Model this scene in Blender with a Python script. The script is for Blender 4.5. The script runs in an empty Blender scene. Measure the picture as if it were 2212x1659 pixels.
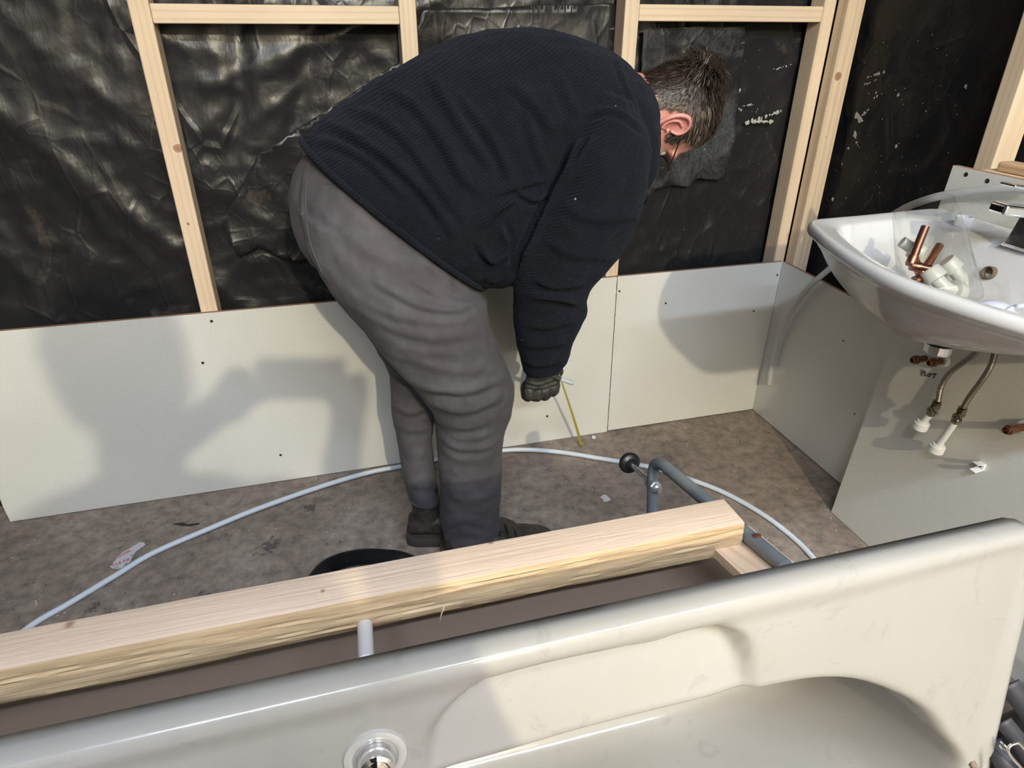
import bpy, bmesh, math, random
import numpy as np
from mathutils import Vector, Matrix, noise
random.seed(7); np.random.seed(7)
scene = bpy.context.scene
COL = scene.collection
PI = math.pi
# ------------------------------------------------------------------ camera, world, lights, exposure
CAM = np.array([-1.4592, -1.8347, 1.2708]); YAW, PITCH, ROLL, F = .2698, .4939, .0023, 1417.8
def cam_rows():
    cy, sy, cp, sp = math.cos(YAW), math.sin(YAW), math.cos(PITCH), math.sin(PITCH)
    f = np.array([sy*cp, cy*cp, -sp]); r = np.array([cy, -sy, 0]); u = np.cross(r, f)
    c, s = math.cos(ROLL), math.sin(ROLL)
    return np.array([c*r+s*u, -s*r+c*u, f])
M3 = cam_rows()
cd = bpy.data.cameras.new('camera'); cam = bpy.data.objects.new('camera', cd); COL.objects.link(cam)
cd.sensor_width = 36; cd.lens = F/2212*36; cd.clip_start = .01
mw = Matrix.Identity(4)
for i in range(3):
    mw[i][0] = M3[0][i]; mw[i][1] = M3[1][i]; mw[i][2] = -M3[2][i]; mw[i][3] = CAM[i]
cam.matrix_world = mw; scene.camera = cam

w = bpy.data.worlds.new('room_air'); scene.world = w; w.use_nodes = True
w.node_tree.nodes['Background'].inputs[0].default_value = (.75, .82, 1, 1)
w.node_tree.nodes['Background'].inputs[1].default_value = .3

def light(name, kind, loc, power, color, target=None, **kw):
    d = bpy.data.lights.new(name, kind); d.energy = power; d.color = color
    for k, v in kw.items(): setattr(d, k, v)
    o = bpy.data.objects.new(name, d); COL.objects.link(o); o.location = loc
    if target is not None:
        o.rotation_euler = (Vector(target)-Vector(loc)).to_track_quat('-Z', 'Y').to_euler()
    return o
light('ceiling_bulb', 'POINT', (-1.1, -4.6, 2.6), 245, (1, .89, .65), shadow_soft_size=.03)
for k in range(4):      # row of cool tube lamps across the ceiling
    light('tube_lamp', 'AREA', (-2.1+k*.72, -2.95, 2.66), 26, (.78, .86, 1), (-2.1+k*.72, -2.95, 0),
          shape='RECTANGLE', size=.6, size_y=.10)
scene.view_settings.view_transform = 'Standard'; scene.view_settings.look = 'None'
scene.view_settings.gamma = 1; scene.view_settings.exposure = .62
scene.view_settings.use_curve_mapping = False

# ------------------------------------------------------------------ measuring helpers (pixel of the 2212x1659 photo -> point)
def ray(x, y): return M3.T @ np.array([(x-1106)/F, -(y-829.5)/F, 1.])
def hit(x, y, axis, val):
    d = ray(x, y); t = (val-CAM[axis])/d[axis]; return Vector(CAM+t*d)
def at(x, y, dist): return Vector(CAM+dist*ray(x, y))
def projn(P):                                   # N x 3 -> N x 2
    d = (np.asarray(P)-CAM) @ M3.T
    return np.stack([1106+F*d[:, 0]/d[:, 2], 829.5-F*d[:, 1]/d[:, 2]], 1)

# ------------------------------------------------------------------ material helpers
def mat(name, base=(.5, .5, .5), rough=.5, metal=0., **kw):
    m = bpy.data.materials.new(name); m.use_nodes = True
    b = m.node_tree.nodes['Principled BSDF']
    b.inputs['Base Color'].default_value = (*base, 1); b.inputs['Roughness'].default_value = rough
    b.inputs['Metallic'].default_value = metal
    for k, v in kw.items(): b.inputs[k].default_value = v
    return m
class NT:
    def __init__(s, m): s.t = m.node_tree; s.b = s.t.nodes['Principled BSDF']
    def n(s, kind, **kw):
        o = s.t.nodes.new(kind)
        for k, v in kw.items():
            if k.startswith('i_'):
                key = k[2:]; key = int(key) if key.isdigit() else key.replace('_', ' ')
                o.inputs[key].default_value = v
            else: setattr(o, k, v)
        return o
    def l(s, a, b): s.t.links.new(a, b)
    def coord(s, scale=(1, 1, 1), rot=(0, 0, 0), loc=(0, 0, 0)):
        c = s.n('ShaderNodeTexCoord'); mp = s.n('ShaderNodeMapping')
        mp.inputs['Scale'].default_value = scale; mp.inputs['Rotation'].default_value = rot; mp.inputs['Location'].default_value = loc
        s.l(c.outputs['Object'], mp.inputs['Vector']); return mp.outputs[0]
    def noise(s, v, scale, detail=4, rough=.55, dist=0):
        o = s.n('ShaderNodeTexNoise'); o.inputs['Scale'].default_value = scale; o.inputs['Detail'].default_value = detail
        o.inputs['Roughness'].default_value = rough; o.inputs['Distortion'].default_value = dist
        s.l(v, o.inputs['Vector']); return o.outputs['Fac']
    def ramp(s, f, stops):
        o = s.n('ShaderNodeValToRGB'); e = o.color_ramp.elements
        while len(e) < len(stops): e.new(.5)
        for q, (p, c) in zip(e, stops): q.position = p; q.color = (*c, 1) if len(c) == 3 else c
        s.l(f, o.inputs[0]); return o.outputs[0]
    def mix(s, f, a, b, mode='MIX'):
        o = s.n('ShaderNodeMix', data_type='RGBA', blend_type=mode)
        for sock, v in ((o.inputs['Factor'], f), (o.inputs[6], a), (o.inputs[7], b)):
            if hasattr(v, 'links'): s.l(v, sock)
            elif isinstance(v, (int, float)): sock.default_value = v
            else: sock.default_value = (*v, 1)
        return o.outputs[2]
    def math(s, op, a, b=0):
        o = s.n('ShaderNodeMath', operation=op)
        for sock, v in ((o.inputs[0], a), (o.inputs[1], b)):
            if hasattr(v, 'links'): s.l(v, sock)
            else: sock.default_value = v
        return o.outputs[0]
    def bump(s, h, strength=.3, dist=.002):
        o = s.n('ShaderNodeBump'); o.inputs['Strength'].default_value = strength; o.inputs['Distance'].default_value = dist
        s.l(h, o.inputs['Height'])
        prev = s.b.inputs['Normal']
        if prev.links: s.l(prev.links[0].from_socket, o.inputs['Normal'])
        s.l(o.outputs[0], prev); return o
    def base(s, c): s.l(c, s.b.inputs['Base Color'])
    def rough(s, c): s.l(c, s.b.inputs['Roughness'])

# ------------------------------------------------------------------ mesh helpers
def link(name, me, parent=None, m=None):
    me.name = name
    o = bpy.data.objects.new(name, me); COL.objects.link(o)
    if parent is not None: o.parent = parent
    if m is not None:
        for q in (m if isinstance(m, (list, tuple)) else [m]): me.materials.append(q)
    return o
def from_bm(name, bm, parent=None, m=None, smooth=True, angle=None):
    me = bpy.data.meshes.new(name); bmesh.ops.recalc_face_normals(bm, faces=bm.faces); bm.to_mesh(me); bm.free()
    me.polygons.foreach_set('use_smooth', [smooth]*len(me.polygons))
    if smooth and angle is not None: me.set_sharp_from_angle(angle=angle)
    return link(name, me, parent, m)
def empty(name, loc=(0, 0, 0)):
    o = bpy.data.objects.new(name, None); COL.objects.link(o); o.location = loc; o.empty_display_size = .05; return o
def adopt(child, parent):           # parent keeps child where it is
    child.parent = parent; child.matrix_parent_inverse = Matrix.Translation(parent.location).inverted(); return child
def tag(o, label=None, cat=None, group=None, kind=None):
    if label: o['label'] = label
    if cat: o['category'] = cat
    if group: o['group'] = group
    if kind: o['kind'] = kind
    return o
def bm_box(bm, c, s, R=None, bevel=0., seg=2):
    r = bmesh.ops.create_cube(bm, size=1)
    T = Matrix.Translation(Vector(c)) @ ((R.to_4x4()) if R is not None else Matrix.Identity(4)) @ Matrix.Diagonal((*s, 1))
    bmesh.ops.transform(bm, matrix=T, verts=r['verts'])
    if bevel > 0:
        es = list({e for v in r['verts'] for e in v.link_edges})
        bmesh.ops.bevel(bm, geom=es, offset=bevel, segments=seg, affect='EDGES', profile=.5)
def box(name, lo, hi, m, parent=None, bevel=.002, seg=2):
    bm = bmesh.new(); lo = Vector(lo); hi = Vector(hi)
    bm_box(bm, (lo+hi)/2, [abs(a) for a in (hi-lo)], None, bevel, seg)
    return from_bm(name, bm, parent, m, smooth=False)
def smooth_path(pts, n=8):
    pts = [Vector(q) for q in pts]; out = []
    P = [pts[0]*2-pts[1]]+pts+[pts[-1]*2-pts[-2]]
    for i in range(1, len(P)-2):
        for k in range(n):
            t = k/n; a, b, c, d = P[i-1], P[i], P[i+1], P[i+2]
            out.append(.5*((2*b)+(c-a)*t+(2*a-5*b+4*c-d)*t*t+(3*b-a-3*c+d)*t**3))
    out.append(pts[-1]); return out
def bm_tube(bm, pts, rad, seg=12, cap=True):
    pts = [Vector(q) for q in pts]; n = len(pts)
    rr = rad if hasattr(rad, '__len__') else [rad]*n
    T = [(pts[min(i+1, n-1)]-pts[max(i-1, 0)]).normalized() for i in range(n)]
    a = T[0].orthogonal().normalized(); rings = []
    for i in range(n):
        a = (a-T[i]*a.dot(T[i])).normalized(); b = T[i].cross(a)
        rings.append([bm.verts.new(pts[i]+(a*math.cos(2*PI*k/seg)+b*math.sin(2*PI*k/seg))*rr[i]) for k in range(seg)])
    for A, B in zip(rings, rings[1:]):
        for k in range(seg): bm.faces.new((A[k], A[(k+1) % seg], B[(k+1) % seg], B[k]))
    if cap: bm.faces.new(rings[0][::-1]); bm.faces.new(rings[-1])
    return rings
def tube(name, pts, rad, m, parent=None, seg=12, n=8, cap=True):
    bm = bmesh.new(); P = smooth_path(pts, n) if n else pts
    if hasattr(rad, '__len__') and len(rad) != len(P):
        rad = list(np.interp(np.linspace(0, len(rad)-1, len(P)), range(len(rad)), rad))
    bm_tube(bm, P, rad, seg, cap); return from_bm(name, bm, parent, m, True, math.radians(50))
def bm_lathe(bm, c, axis, prof, seg=24):      # prof: list of (distance along axis, radius)
    c = Vector(c); ax = Vector(axis).normalized(); a = ax.orthogonal().normalized(); b = ax.cross(a); rings = []
    for h, r in prof:
        rings.append([bm.verts.new(c+ax*h+(a*math.cos(2*PI*k/seg)+b*math.sin(2*PI*k/seg))*max(r, 1e-5)) for k in range(seg)])
    for A, B in zip(rings, rings[1:]):
        for k in range(seg): bm.faces.new((A[k], A[(k+1) % seg], B[(k+1) % seg], B[k]))
    if prof[0][1] > 1e-4: bm.faces.new(rings[0][::-1])
    if prof[-1][1] > 1e-4: bm.faces.new(rings[-1])
    return rings
def lathe(name, c, axis, prof, m, parent=None, seg=24, ang=35):
    bm = bmesh.new(); bm_lathe(bm, c, axis, prof, seg); bmesh.ops.remove_doubles(bm, verts=bm.verts, dist=1e-6)
    return from_bm(name, bm, parent, m, True, math.radians(ang))
def extrude_outline(name, pts, off, m, parent=None):          # closed outline (3-D points), thickness vector
    bm = bmesh.new(); A = [bm.verts.new(q) for q in pts]; B = [bm.verts.new(Vector(q)+Vector(off)) for q in pts]
    bm.faces.new(A); bm.faces.new(B[::-1]); n = len(A)
    for i in range(n): bm.faces.new((A[i], B[i], B[(i+1) % n], A[(i+1) % n]))
    return from_bm(name, bm, parent, m, False)
def fbm(v, H=1., lac=2., o=4): return noise.fractal(Vector(v), H, lac, o)

# ------------------------------------------------------------------ materials
def wood_mat(name, a, b, axis, knots=(), scale=1., rough=.55, rel=.0012):
    m = mat(name, a, rough); t = NT(m)
    sc = [26, 26, 26]; sc[axis] = 1.1
    v = t.coord(tuple(q*scale for q in sc)); n1 = t.noise(v, 1.6, 5, .6, .5)
    sc2 = [9, 9, 9]; sc2[axis] = .35
    v2 = t.coord(tuple(sc2)); wv = t.n('ShaderNodeTexWave', wave_type='RINGS', rings_direction='XYZ'[axis])
    wv.inputs['Scale'].default_value = 2.2; wv.inputs['Distortion'].default_value = 5; wv.inputs['Detail'].default_value = 3; wv.inputs['Detail Scale'].default_value = 1.2
    t.l(v2, wv.inputs['Vector'])
    c = t.ramp(wv.outputs['Fac'], [(0, a), (.6, a), (1, b)])
    c = t.mix(.35, c, t.ramp(n1, [(.3, b), (.7, a)]))
    v3 = t.coord((1, 1, 1)); n3 = t.noise(v3, 3, 3)
    c = t.mix(1, c, t.ramp(n3, [(.3, (.9, .88, .86)), (.7, (1.05, 1.04, 1.02))]), 'MULTIPLY')
    g = t.n('ShaderNodeTexCoord')
    for (kx, ky, kz, r) in knots:
        mp = t.n('ShaderNodeMapping', vector_type='POINT'); mp.inputs['Location'].default_value = (-kx, -ky, -kz)
        t.l(g.outputs['Object'], mp.inputs['Vector'])
        ln = t.n('ShaderNodeVectorMath', operation='LENGTH'); t.l(mp.outputs[0], ln.inputs[0])
        d = t.math('DIVIDE', ln.outputs['Value'], r)
        d = t.math('ADD', d, t.math('MULTIPLY', t.noise(v3, 90, 2), .35))
        k = t.ramp(d, [(0, (.16, .07, .035)), (.35, (.36, .19, .1)), (.75, (.42, .25, .14)), (1, (.9, .9, .9))])
        f = t.ramp(d, [(.85, (1, 1, 1)), (1., (0, 0, 0))])
        c = t.mix(f, c, k)
    t.base(c); t.bump(n1, .35, rel)
    return m
PINE_A, PINE_B = (.76, .635, .475), (.65, .51, .36)
M_stud = wood_mat('planed_pine_upright', PINE_A, PINE_B, 2)
M_nog = wood_mat('planed_pine_crosspiece', PINE_A, PINE_B, 0)
M_beam = wood_mat('sawn_pine_beam', (.74, .57, .42), (.60, .40, .25), 0)
M_block = wood_mat('pine_block', (.80, .63, .47), (.66, .48, .33), 1)
M_mdf = mat('brown_board_core', (.34, .2, .13), .8)

def board_mat():
    m = mat('cream_faced_board', (.74, .74, .70), .42); t = NT(m)
    v = t.coord(); n = t.noise(v, 2.2, 4); n2 = t.noise(v, 160, 3, .7)
    c = t.ramp(n, [(.3, (.66, .67, .63)), (.7, (.73, .73, .69))])
    c = t.mix(.12, c, t.ramp(n2, [(.35, (.5, .5, .47)), (.6, (.8, .8, .77))]))
    t.base(c); t.bump(n2, .12, .0006); return m
M_board = board_mat()

def floor_mat():
    m = mat('dusty_concrete', (.3, .26, .23), .85); t = NT(m)
    v = t.coord(); n = t.noise(v, 3.2, 6, .6, .3); n2 = t.noise(v, 28, 5, .65); n3 = t.noise(v, 170, 3, .7); n4 = t.noise(t.coord(loc=(3, 1, 0)), 6, 5, .7, .8)
    c = t.ramp(n, [(.28, (.180, .148, .122)), (.5, (.245, .205, .172)), (.72, (.31, .268, .23))])
    c = t.mix(1, c, t.ramp(n2, [(.3, (.62, .61, .62)), (.5, (1, 1, 1)), (.7, (1.4, 1.36, 1.32))]), 'MULTIPLY')
    vo = t.n('ShaderNodeTexVoronoi', feature='F1'); vo.inputs['Scale'].default_value = 55; t.l(v, vo.inputs['Vector'])
    pit = t.ramp(t.math('ADD', vo.outputs['Distance'], t.math('MULTIPLY', n2, .5)), [(.3, (.25, .22, .2)), (.38, (1, 1, 1))])
    c = t.mix(.75, c, t.mix(1, c, pit, 'MULTIPLY'))
    # black mould-like stains at their own places
    g = t.n('ShaderNodeTexCoord')
    for (sx, sy, r) in ((-1.74, -.30, .17), (-1.63, -.16, .10), (-1.9, -.47, .12), (-2.15, -.42, .08)):
        mp = t.n('ShaderNodeMapping'); mp.inputs['Location'].default_value = (-sx, -sy, 0); t.l(g.outputs['Object'], mp.inputs[0])
        ln = t.n('ShaderNodeVectorMath', operation='LENGTH'); t.l(mp.outputs[0], ln.inputs[0])
        d = t.math('ADD', t.math('DIVIDE', ln.outputs['Value'], r), t.math('MULTIPLY', t.noise(v, 22, 6, .75), 1.6))
        c = t.mix(t.ramp(d, [(.9, (.75, .75, .75)), (1.6, (0, 0, 0))]), c, (.05, .048, .05))
    c = t.mix(t.ramp(n4, [(.6, (0, 0, 0)), (.72, (.5, .5, .5))]), c, (.34, .30, .27))
    vw = t.n('ShaderNodeTexVoronoi', feature='F1'); vw.inputs['Scale'].default_value = 14; t.l(v, vw.inputs['Vector'])
    c = t.mix(t.ramp(vw.outputs['Distance'], [(.028, (.8, .8, .8)), (.045, (0, 0, 0))]), c, (.6, .56, .5))
    t.base(c); t.bump(n2, .6, .004); t.bump(n3, .35, .0015)
    t.bump(pit, .5, .002); return m
M_floor = floor_mat()

def sheet_mat(name, spots=False, dust=(.075, .052, .038), dustmin=.58):
    m = mat(name, (.012, .012, .013), .3); t = NT(m); m.node_tree.nodes['Principled BSDF'].inputs['Specular IOR Level'].default_value = .42
    v = t.coord(); n = t.noise(v, 4.5, 6, .7, 1.2); n2 = t.noise(v, 130, 3, .8)
    hs = []
    for sc_, rot, ln, wd in ((5.5, .5, .55, .05), (11, -.4, .6, .07), (23, .9, .7, .09)):
        vo = t.n('ShaderNodeTexVoronoi', feature='DISTANCE_TO_EDGE'); vo.inputs['Scale'].default_value = sc_; t.l(t.coord((1, 1, ln), (0, rot, 0), (sc_, 0, 1)), vo.inputs['Vector'])
        mk = t.ramp(t.noise(t.coord(loc=(0, sc_, 2)), 3.4, 3), [(.47, (0, 0, 0)), (.62, (1, 1, 1))])
        hs.append((t.math('MULTIPLY', t.ramp(vo.outputs['Distance'], [(0, (1, 1, 1)), (wd, (0, 0, 0))]), mk), sc_))
    r = t.noise(t.coord((1, 1, .6), (0, .6, 0)), 9, 6, .6, .3)
    f = t.math('MULTIPLY', t.ramp(n, [(dustmin, (0, 0, 0)), (dustmin+.16, (1, 1, 1))]), t.ramp(n2, [(.38, (.15, .15, .15)), (.62, (1, 1, 1))]))
    c = t.mix(f, (.016, .0165, .018), dust)
    if spots:
        c = t.mix(t.ramp(n2, [(.70, (0, 0, 0)), (.76, (.6, .6, .6))]), c, (.3, .26, .2))
    t.base(c); t.rough(t.ramp(f, [(0, (.33, .33, .33)), (.6, (.72, .72, .72))]))
    t.bump(r, .35, .010)
    for h_, sc_ in hs: t.bump(h_, .55, .022/sc_)
    t.bump(n2, .1, .001); return m
M_sheet = sheet_mat('creased_black_polythene')
M_sheetR = sheet_mat('dirty_black_polythene', True, (.045, .033, .025), .50)
M_sheetR.node_tree.nodes['Principled BSDF'].inputs['Specular IOR Level'].default_value = .18
M_patch = sheet_mat('dull_black_polythene_patch', True, (.06, .066, .07), .42)

M_white_pl = mat('white_plastic', (.72, .74, .75), .35)
M_pipe = mat('white_water_pipe', (.62, .69, .76), .38)
M_gpipe = mat('pale_grey_pipe', (.55, .56, .57), .45)
M_chrome = mat('chrome', (.82, .82, .84), .08, 1.)
M_zinc = mat('bright_zinc', (.75, .76, .78), .25, .75)
M_brass = mat('tarnished_plated_brass', (.38, .34, .24), .25, 1.)
M_copper = mat('copper', (.62, .27, .15), .22, 1.)
M_copper_d = mat('dull_copper', (.30, .14, .09), .35, 1.)
M_rubber = mat('black_rubber', (.012, .012, .013), .38)
M_blackpl = mat('black_corrugated_plastic', (.02, .02, .022), .33)
M_dark = mat('dark_screw', (.05, .045, .04), .45, .6)
M_ink = mat('black_marker_ink', (.015, .012, .02), .6)
def frame_mat():
    m = mat('grey_painted_tube', (.13, .155, .175), .5); t = NT(m); v = t.coord(); n = t.noise(v, 9, 5)
    t.base(t.ramp(n, [(.3, (.105, .13, .15)), (.55, (.16, .185, .2)), (.75, (.25, .26, .25))])); t.rough(t.ramp(n, [(0, (.42,)*3), (1, (.62,)*3)])); return m
M_frame = frame_mat()
def bath_mat(name, inner=True):
    m = mat(name, (.70, .68, .63), .14); t = NT(m); v = t.coord(); n = t.noise(v, 2.5, 4); n2 = t.noise(v, 14, 5, .65, 1.5); n3 = t.noise(v, 45, 4, .7)
    c = t.ramp(n, [(.3, (.335, .33, .31)), (.7, (.38, .373, .35))])
    c = t.mix(t.ramp(n2, [(.60, (0, 0, 0)), (.68, (.2, .2, .2)), (.78, (.05, .05, .05))]), c, (.20, .185, .165))
    t.base(c); t.rough(t.ramp(n3, [(.35, (.13,)*3), (.7, (.26,)*3)])); t.bump(n, .1, .004); return m
M_bath = bath_mat('cream_bath_enamel')
M_bathout = mat('raw_fibreglass_shaded', (.235, .175, .13), .7)  # outside of the shell; the rim's shade is put into this brown
def basin_mat():
    m = mat('white_ceramic', (.78, .78, .76), .1); t = NT(m); v = t.coord(); n = t.noise(v, 5, 4); n2 = t.noise(t.coord((1, 1, 2.5)), 9, 6, .7, 1.)
    c = t.ramp(n, [(.3, (.60, .61, .62)), (.7, (.66, .665, .66))])
    geo = t.n('ShaderNodeTexCoord'); sp = t.n('ShaderNodeSeparateXYZ'); t.l(geo.outputs['Object'], sp.inputs[0])
    low = t.ramp(sp.outputs['Z'], [(.745, (1, 1, 1)), (.885, (.0, .0, .0))])     # grime stays on the outside of the bowl
    f = t.math('MULTIPLY', low, t.ramp(n2, [(.36, (0, 0, 0)), (.66, (.95, .95, .95))]))
    c = t.mix(f, c, (.20, .135, .10)); t.base(c); t.rough(t.ramp(f, [(0, (.09,)*3), (1, (.5,)*3)])); return m
M_basin = basin_mat()
M_pvc = mat('clear_plastic', (.95, .97, .97), .04, 0, **{'Transmission Weight': 0.0, 'Alpha': .2})
def clear_mat():
    m = bpy.data.materials.new('clear_film'); m.use_nodes = True; t = m.node_tree; t.nodes.clear()
    o = t.nodes.new('ShaderNodeOutputMaterial'); mx = t.nodes.new('ShaderNodeMixShader'); tr = t.nodes.new('ShaderNodeBsdfTransparent'); gl = t.nodes.new('ShaderNodeBsdfGlossy')
    fr = t.nodes.new('ShaderNodeLayerWeight'); fr.inputs[0].default_value = .5; gl.inputs['Roughness'].default_value = .08; tr.inputs[0].default_value = (.955, .96, .95, 1)
    pw = t.nodes.new('ShaderNodeMath'); pw.operation = 'POWER'; pw.inputs[1].default_value = 3.5; t.links.new(fr.outputs['Facing'], pw.inputs[0])
    ad = t.nodes.new('ShaderNodeMath'); ad.operation = 'MULTIPLY_ADD'; ad.inputs[1].default_value = .6; ad.inputs[2].default_value = .07
    t.links.new(pw.outputs[0], ad.inputs[0]); t.links.new(ad.outputs[0], mx.inputs[0]); t.links.new(tr.outputs[0], mx.inputs[1]); t.links.new(gl.outputs[0], mx.inputs[2]); t.links.new(mx.outputs[0], o.inputs[0]); return m
M_clear = clear_mat()
M_ceil = mat('ceiling_board', (.62, .6, .56), .8)
M_frontw = mat('far_room_wall', (.45, .43, .40), .8)

def fleece_mat():
    m = mat('navy_ribbed_fleece', (.004, .006, .012), .95); t = NT(m)
    v = t.coord(); n = t.noise(v, 14, 4, .6)
    w1 = t.n('ShaderNodeTexWave', wave_type='BANDS', bands_direction='X'); w1.inputs['Scale'].default_value = 58; w1.inputs['Distortion'].default_value = 2.2; w1.inputs['Detail'].default_value = 2; w1.inputs['Detail Scale'].default_value = 3
    t.l(t.coord((1, 1, 1), (0, math.radians(-62), 0)), w1.inputs['Vector'])
    n2 = t.noise(v, 330, 2, .7)
    c = t.ramp(n, [(.3, (.0032, .0042, .0078)), (.7, (.0062, .0078, .0135))])
    c = t.mix(1, c, t.ramp(w1.outputs['Fac'], [(0, (.65, .65, .65)), (1, (1.2, 1.2, 1.2))]), 'MULTIPLY')
    vo = t.n('ShaderNodeTexVoronoi'); vo.inputs['Scale'].default_value = 10; t.l(v, vo.inputs['Vector'])
    c = t.mix(t.ramp(vo.outputs['Distance'], [(.016, (.9, .9, .9)), (.026, (0, 0, 0))]), c, (.35, .35, .33))
    t.base(c); b = t.b
    b.inputs['Specular IOR Level'].default_value = .2; b.inputs['Sheen Weight'].default_value = .05; b.inputs['Sheen Roughness'].default_value = .5; b.inputs['Sheen Tint'].default_value = (.45, .55, .8, 1)
    t.bump(w1.outputs['Fac'], .8, .0022); t.bump(n2, .9, .003); return m
M_fleece = fleece_mat()
def trouser_mat():
    m = mat('worn_grey_twill', (.1, .09, .09), .85); t = NT(m)
    v = t.coord(); n = t.noise(v, 5, 5, .6, .5); n2 = t.noise(v, 22, 5, .65); n3 = t.noise(v, 420, 2, .6)
    c = t.ramp(n, [(.28, (.044, .040, .045)), (.5, (.064, .059, .066)), (.75, (.092, .086, .096))])
    c = t.mix(1, c, t.ramp(n2, [(.3, (.86, .85, .84)), (.7, (1.12, 1.12, 1.13))]), 'MULTIPLY')
    sp = t.n('ShaderNodeSeparateXYZ'); g = t.n('ShaderNodeTexCoord'); t.l(g.outputs['Object'], sp.inputs[0])
    t.base(c); t.b.inputs['Sheen Weight'].default_value = .03; t.bump(n2, .3, .003); t.bump(n3, .3, .0008); return m
M_trouser = trouser_mat()
def skin_mat():
    m = mat('ruddy_skin', (.55, .26, .19), .45); t = NT(m); v = t.coord(); n = t.noise(v, 30, 4); n2 = t.noise(v, 300, 2)
    t.base(t.ramp(n, [(.3, (.56, .25, .19)), (.7, (.68, .36, .28))])); t.b.inputs['Subsurface Weight'].default_value = .12
    t.b.inputs['Subsurface Radius'].default_value = (.01, .004, .002); t.bump(n2, .2, .0008); return m
M_skin = skin_mat()
def hair_mat():
    m = mat('greying_brown_hair', (.05, .03, .022), .45); t = NT(m); v = t.coord(); n = t.noise(v, 60, 3); n2 = t.noise(v, 14, 3)
    a = t.ramp(n, [(.35, (.013, .008, .006)), (.6, (.034, .022, .017)), (.8, (.085, .062, .048))])
    t.base(a); return m
M_hair = hair_mat()
M_hairgrey = mat('grey_side_hair', (.105, .082, .062), .5)
def glove_mat():
    m = mat('dark_coated_glove', (.03, .027, .024), .62); t = NT(m); v = t.coord(); n = t.noise(v, 40, 5)
    t.base(t.ramp(n, [(.3, (.016, .014, .013)), (.7, (.05, .045, .039))])); t.bump(n, .5, .002); return m
M_glove = glove_mat()
def boot_mat():
    m = mat('dusty_black_boot', (.03, .028, .026), .55); t = NT(m); v = t.coord(); n = t.noise(v, 25, 5, .7)
    t.base(t.ramp(n, [(.35, (.014, .012, .011)), (.75, (.07, .058, .046))])); t.bump(n, .5, .002); return m
M_boot = boot_mat()
M_sole = mat('boot_sole', (.05, .042, .034), .8)
M_tape = mat('yellow_steel_tape', (.42, .37, .03), .4)
M_pen = mat('grey_marker_barrel', (.42, .45, .47), .35)
M_paper = mat('grey_printed_paper', (.55, .55, .58), .6)
M_red = mat('red_print', (.5, .03, .06), .6)
M_greyprint = mat('grey_print', (.2, .2, .23), .6)
M_braid = mat('braided_steel_hose', (.22, .19, .16), .35, .8)
def braid():
    t = NT(M_braid); v = t.coord(); w1 = t.n('ShaderNodeTexWave', bands_direction='Z'); w1.inputs['Scale'].default_value = 120; w1.inputs['Distortion'].default_value = 2; t.l(v, w1.inputs['Vector'])
    t.base(t.ramp(w1.outputs['Fac'], [(0, (.12, .10, .085)), (1, (.42, .38, .33))])); t.bump(w1.outputs['Fac'], .5, .001)
braid()

# ------------------------------------------------------------------ the room
floor = box('floor', (-2.75, -5.45, -.06), (.12, .14, 0), M_floor, bevel=0); tag(floor, kind='structure')
def sheet(name, P0, du, dv, w_, h_, step, amp, m, nrm, parent=None, folds=(), seed=0):
    nu, nv = int(w_/step), int(h_/step); P0, du, dv, nrm = map(Vector, (P0, du, dv, nrm)); vs = []; fs = []
    for j in range(nv+1):
        for i in range(nu+1):
            u, v = i*w_/nu, j*h_/nv; q = Vector((u*2.1+seed, v*2.1, seed*1.7))
            d = fbm(q*1.0, 1, 2.1, 4)*.55
            rid = 1-abs(noise.noise(Vector((u*3.1+seed*2+v*2.6, v*3.4-u*1.3, 5+seed))))*2.; d += max(0, rid)**3*.5
            rid = 1-abs(noise.noise(Vector((u*9-v*5+seed, v*8+u*4, 9+seed))))*2.6; d += max(0, rid)**2*.32
            rid = 1-abs(noise.noise(Vector((u*17+v*11, v*19-u*6+seed, 2+seed))))*3; d += max(0, rid)**2*.19
            for (a, b, wd, am) in folds:
                a2 = Vector(a); b2 = Vector(b); pq = Vector((u, v)); ab = b2-a2; tt = min(1, max(0, (pq-a2).dot(ab)/ab.length_squared)); dist = (pq-a2-ab*tt).length
                d += am*math.exp(-(dist/wd)**2)*(1-.5*abs(2*tt-1))
            vs.append(P0+du*u+dv*v+nrm*(max(-1.0, min(1.35, d))*amp))
    for j in range(nv):
        for i in range(nu):
            a = j*(nu+1)+i; fs.append((a, a+1, a+nu+2, a+nu+1))
    me = bpy.data.meshes.new(name); me.from_pydata(vs, [], fs); me.polygons.foreach_set('use_smooth', [True]*len(fs))
    return link(name, me, parent, m)
YM, XM = .100, .100          # the black sheeting hangs behind the 63 mm studs
wall_back = sheet('wall_back', (-2.62, YM, 0), (1, 0, 0), (0, 0, 1), 2.75, 2.75, .012, .013, M_sheet, (0, -1, 0),
                  folds=[((.35, 1.2), (.9, .55), .03, .9), ((.9, 1.15), (1.5, 1.35), .02, .8), ((1.1, .72), (1.55, .95), .03, 1.0), ((1.05, 1.5), (.95, 1.0), .03, -.9), ((1.25, 1.5), (1.05, .9), .025, -.8)])
tag(wall_back, kind='structure')
wall_right = sheet('wall_right', (XM, .12, 0), (0, -1, 0), (0, 0, 1), 3.2, 2.75, .02, .012, M_sheetR, (-1, 0, 0), seed=4); tag(wall_right, kind='structure')
wall_left = sheet('wall_left', (-2.60, -5.4, 0), (0, 1, 0), (0, 0, 1), 5.5, 2.75, .05, .012, M_sheet, (1, 0, 0), seed=8); tag(wall_left, kind='structure')
tag(box('wall_right_rear', (.10, -5.45, 0), (.16, -3.08, 2.75), M_frontw, bevel=0), kind='structure')
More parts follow.
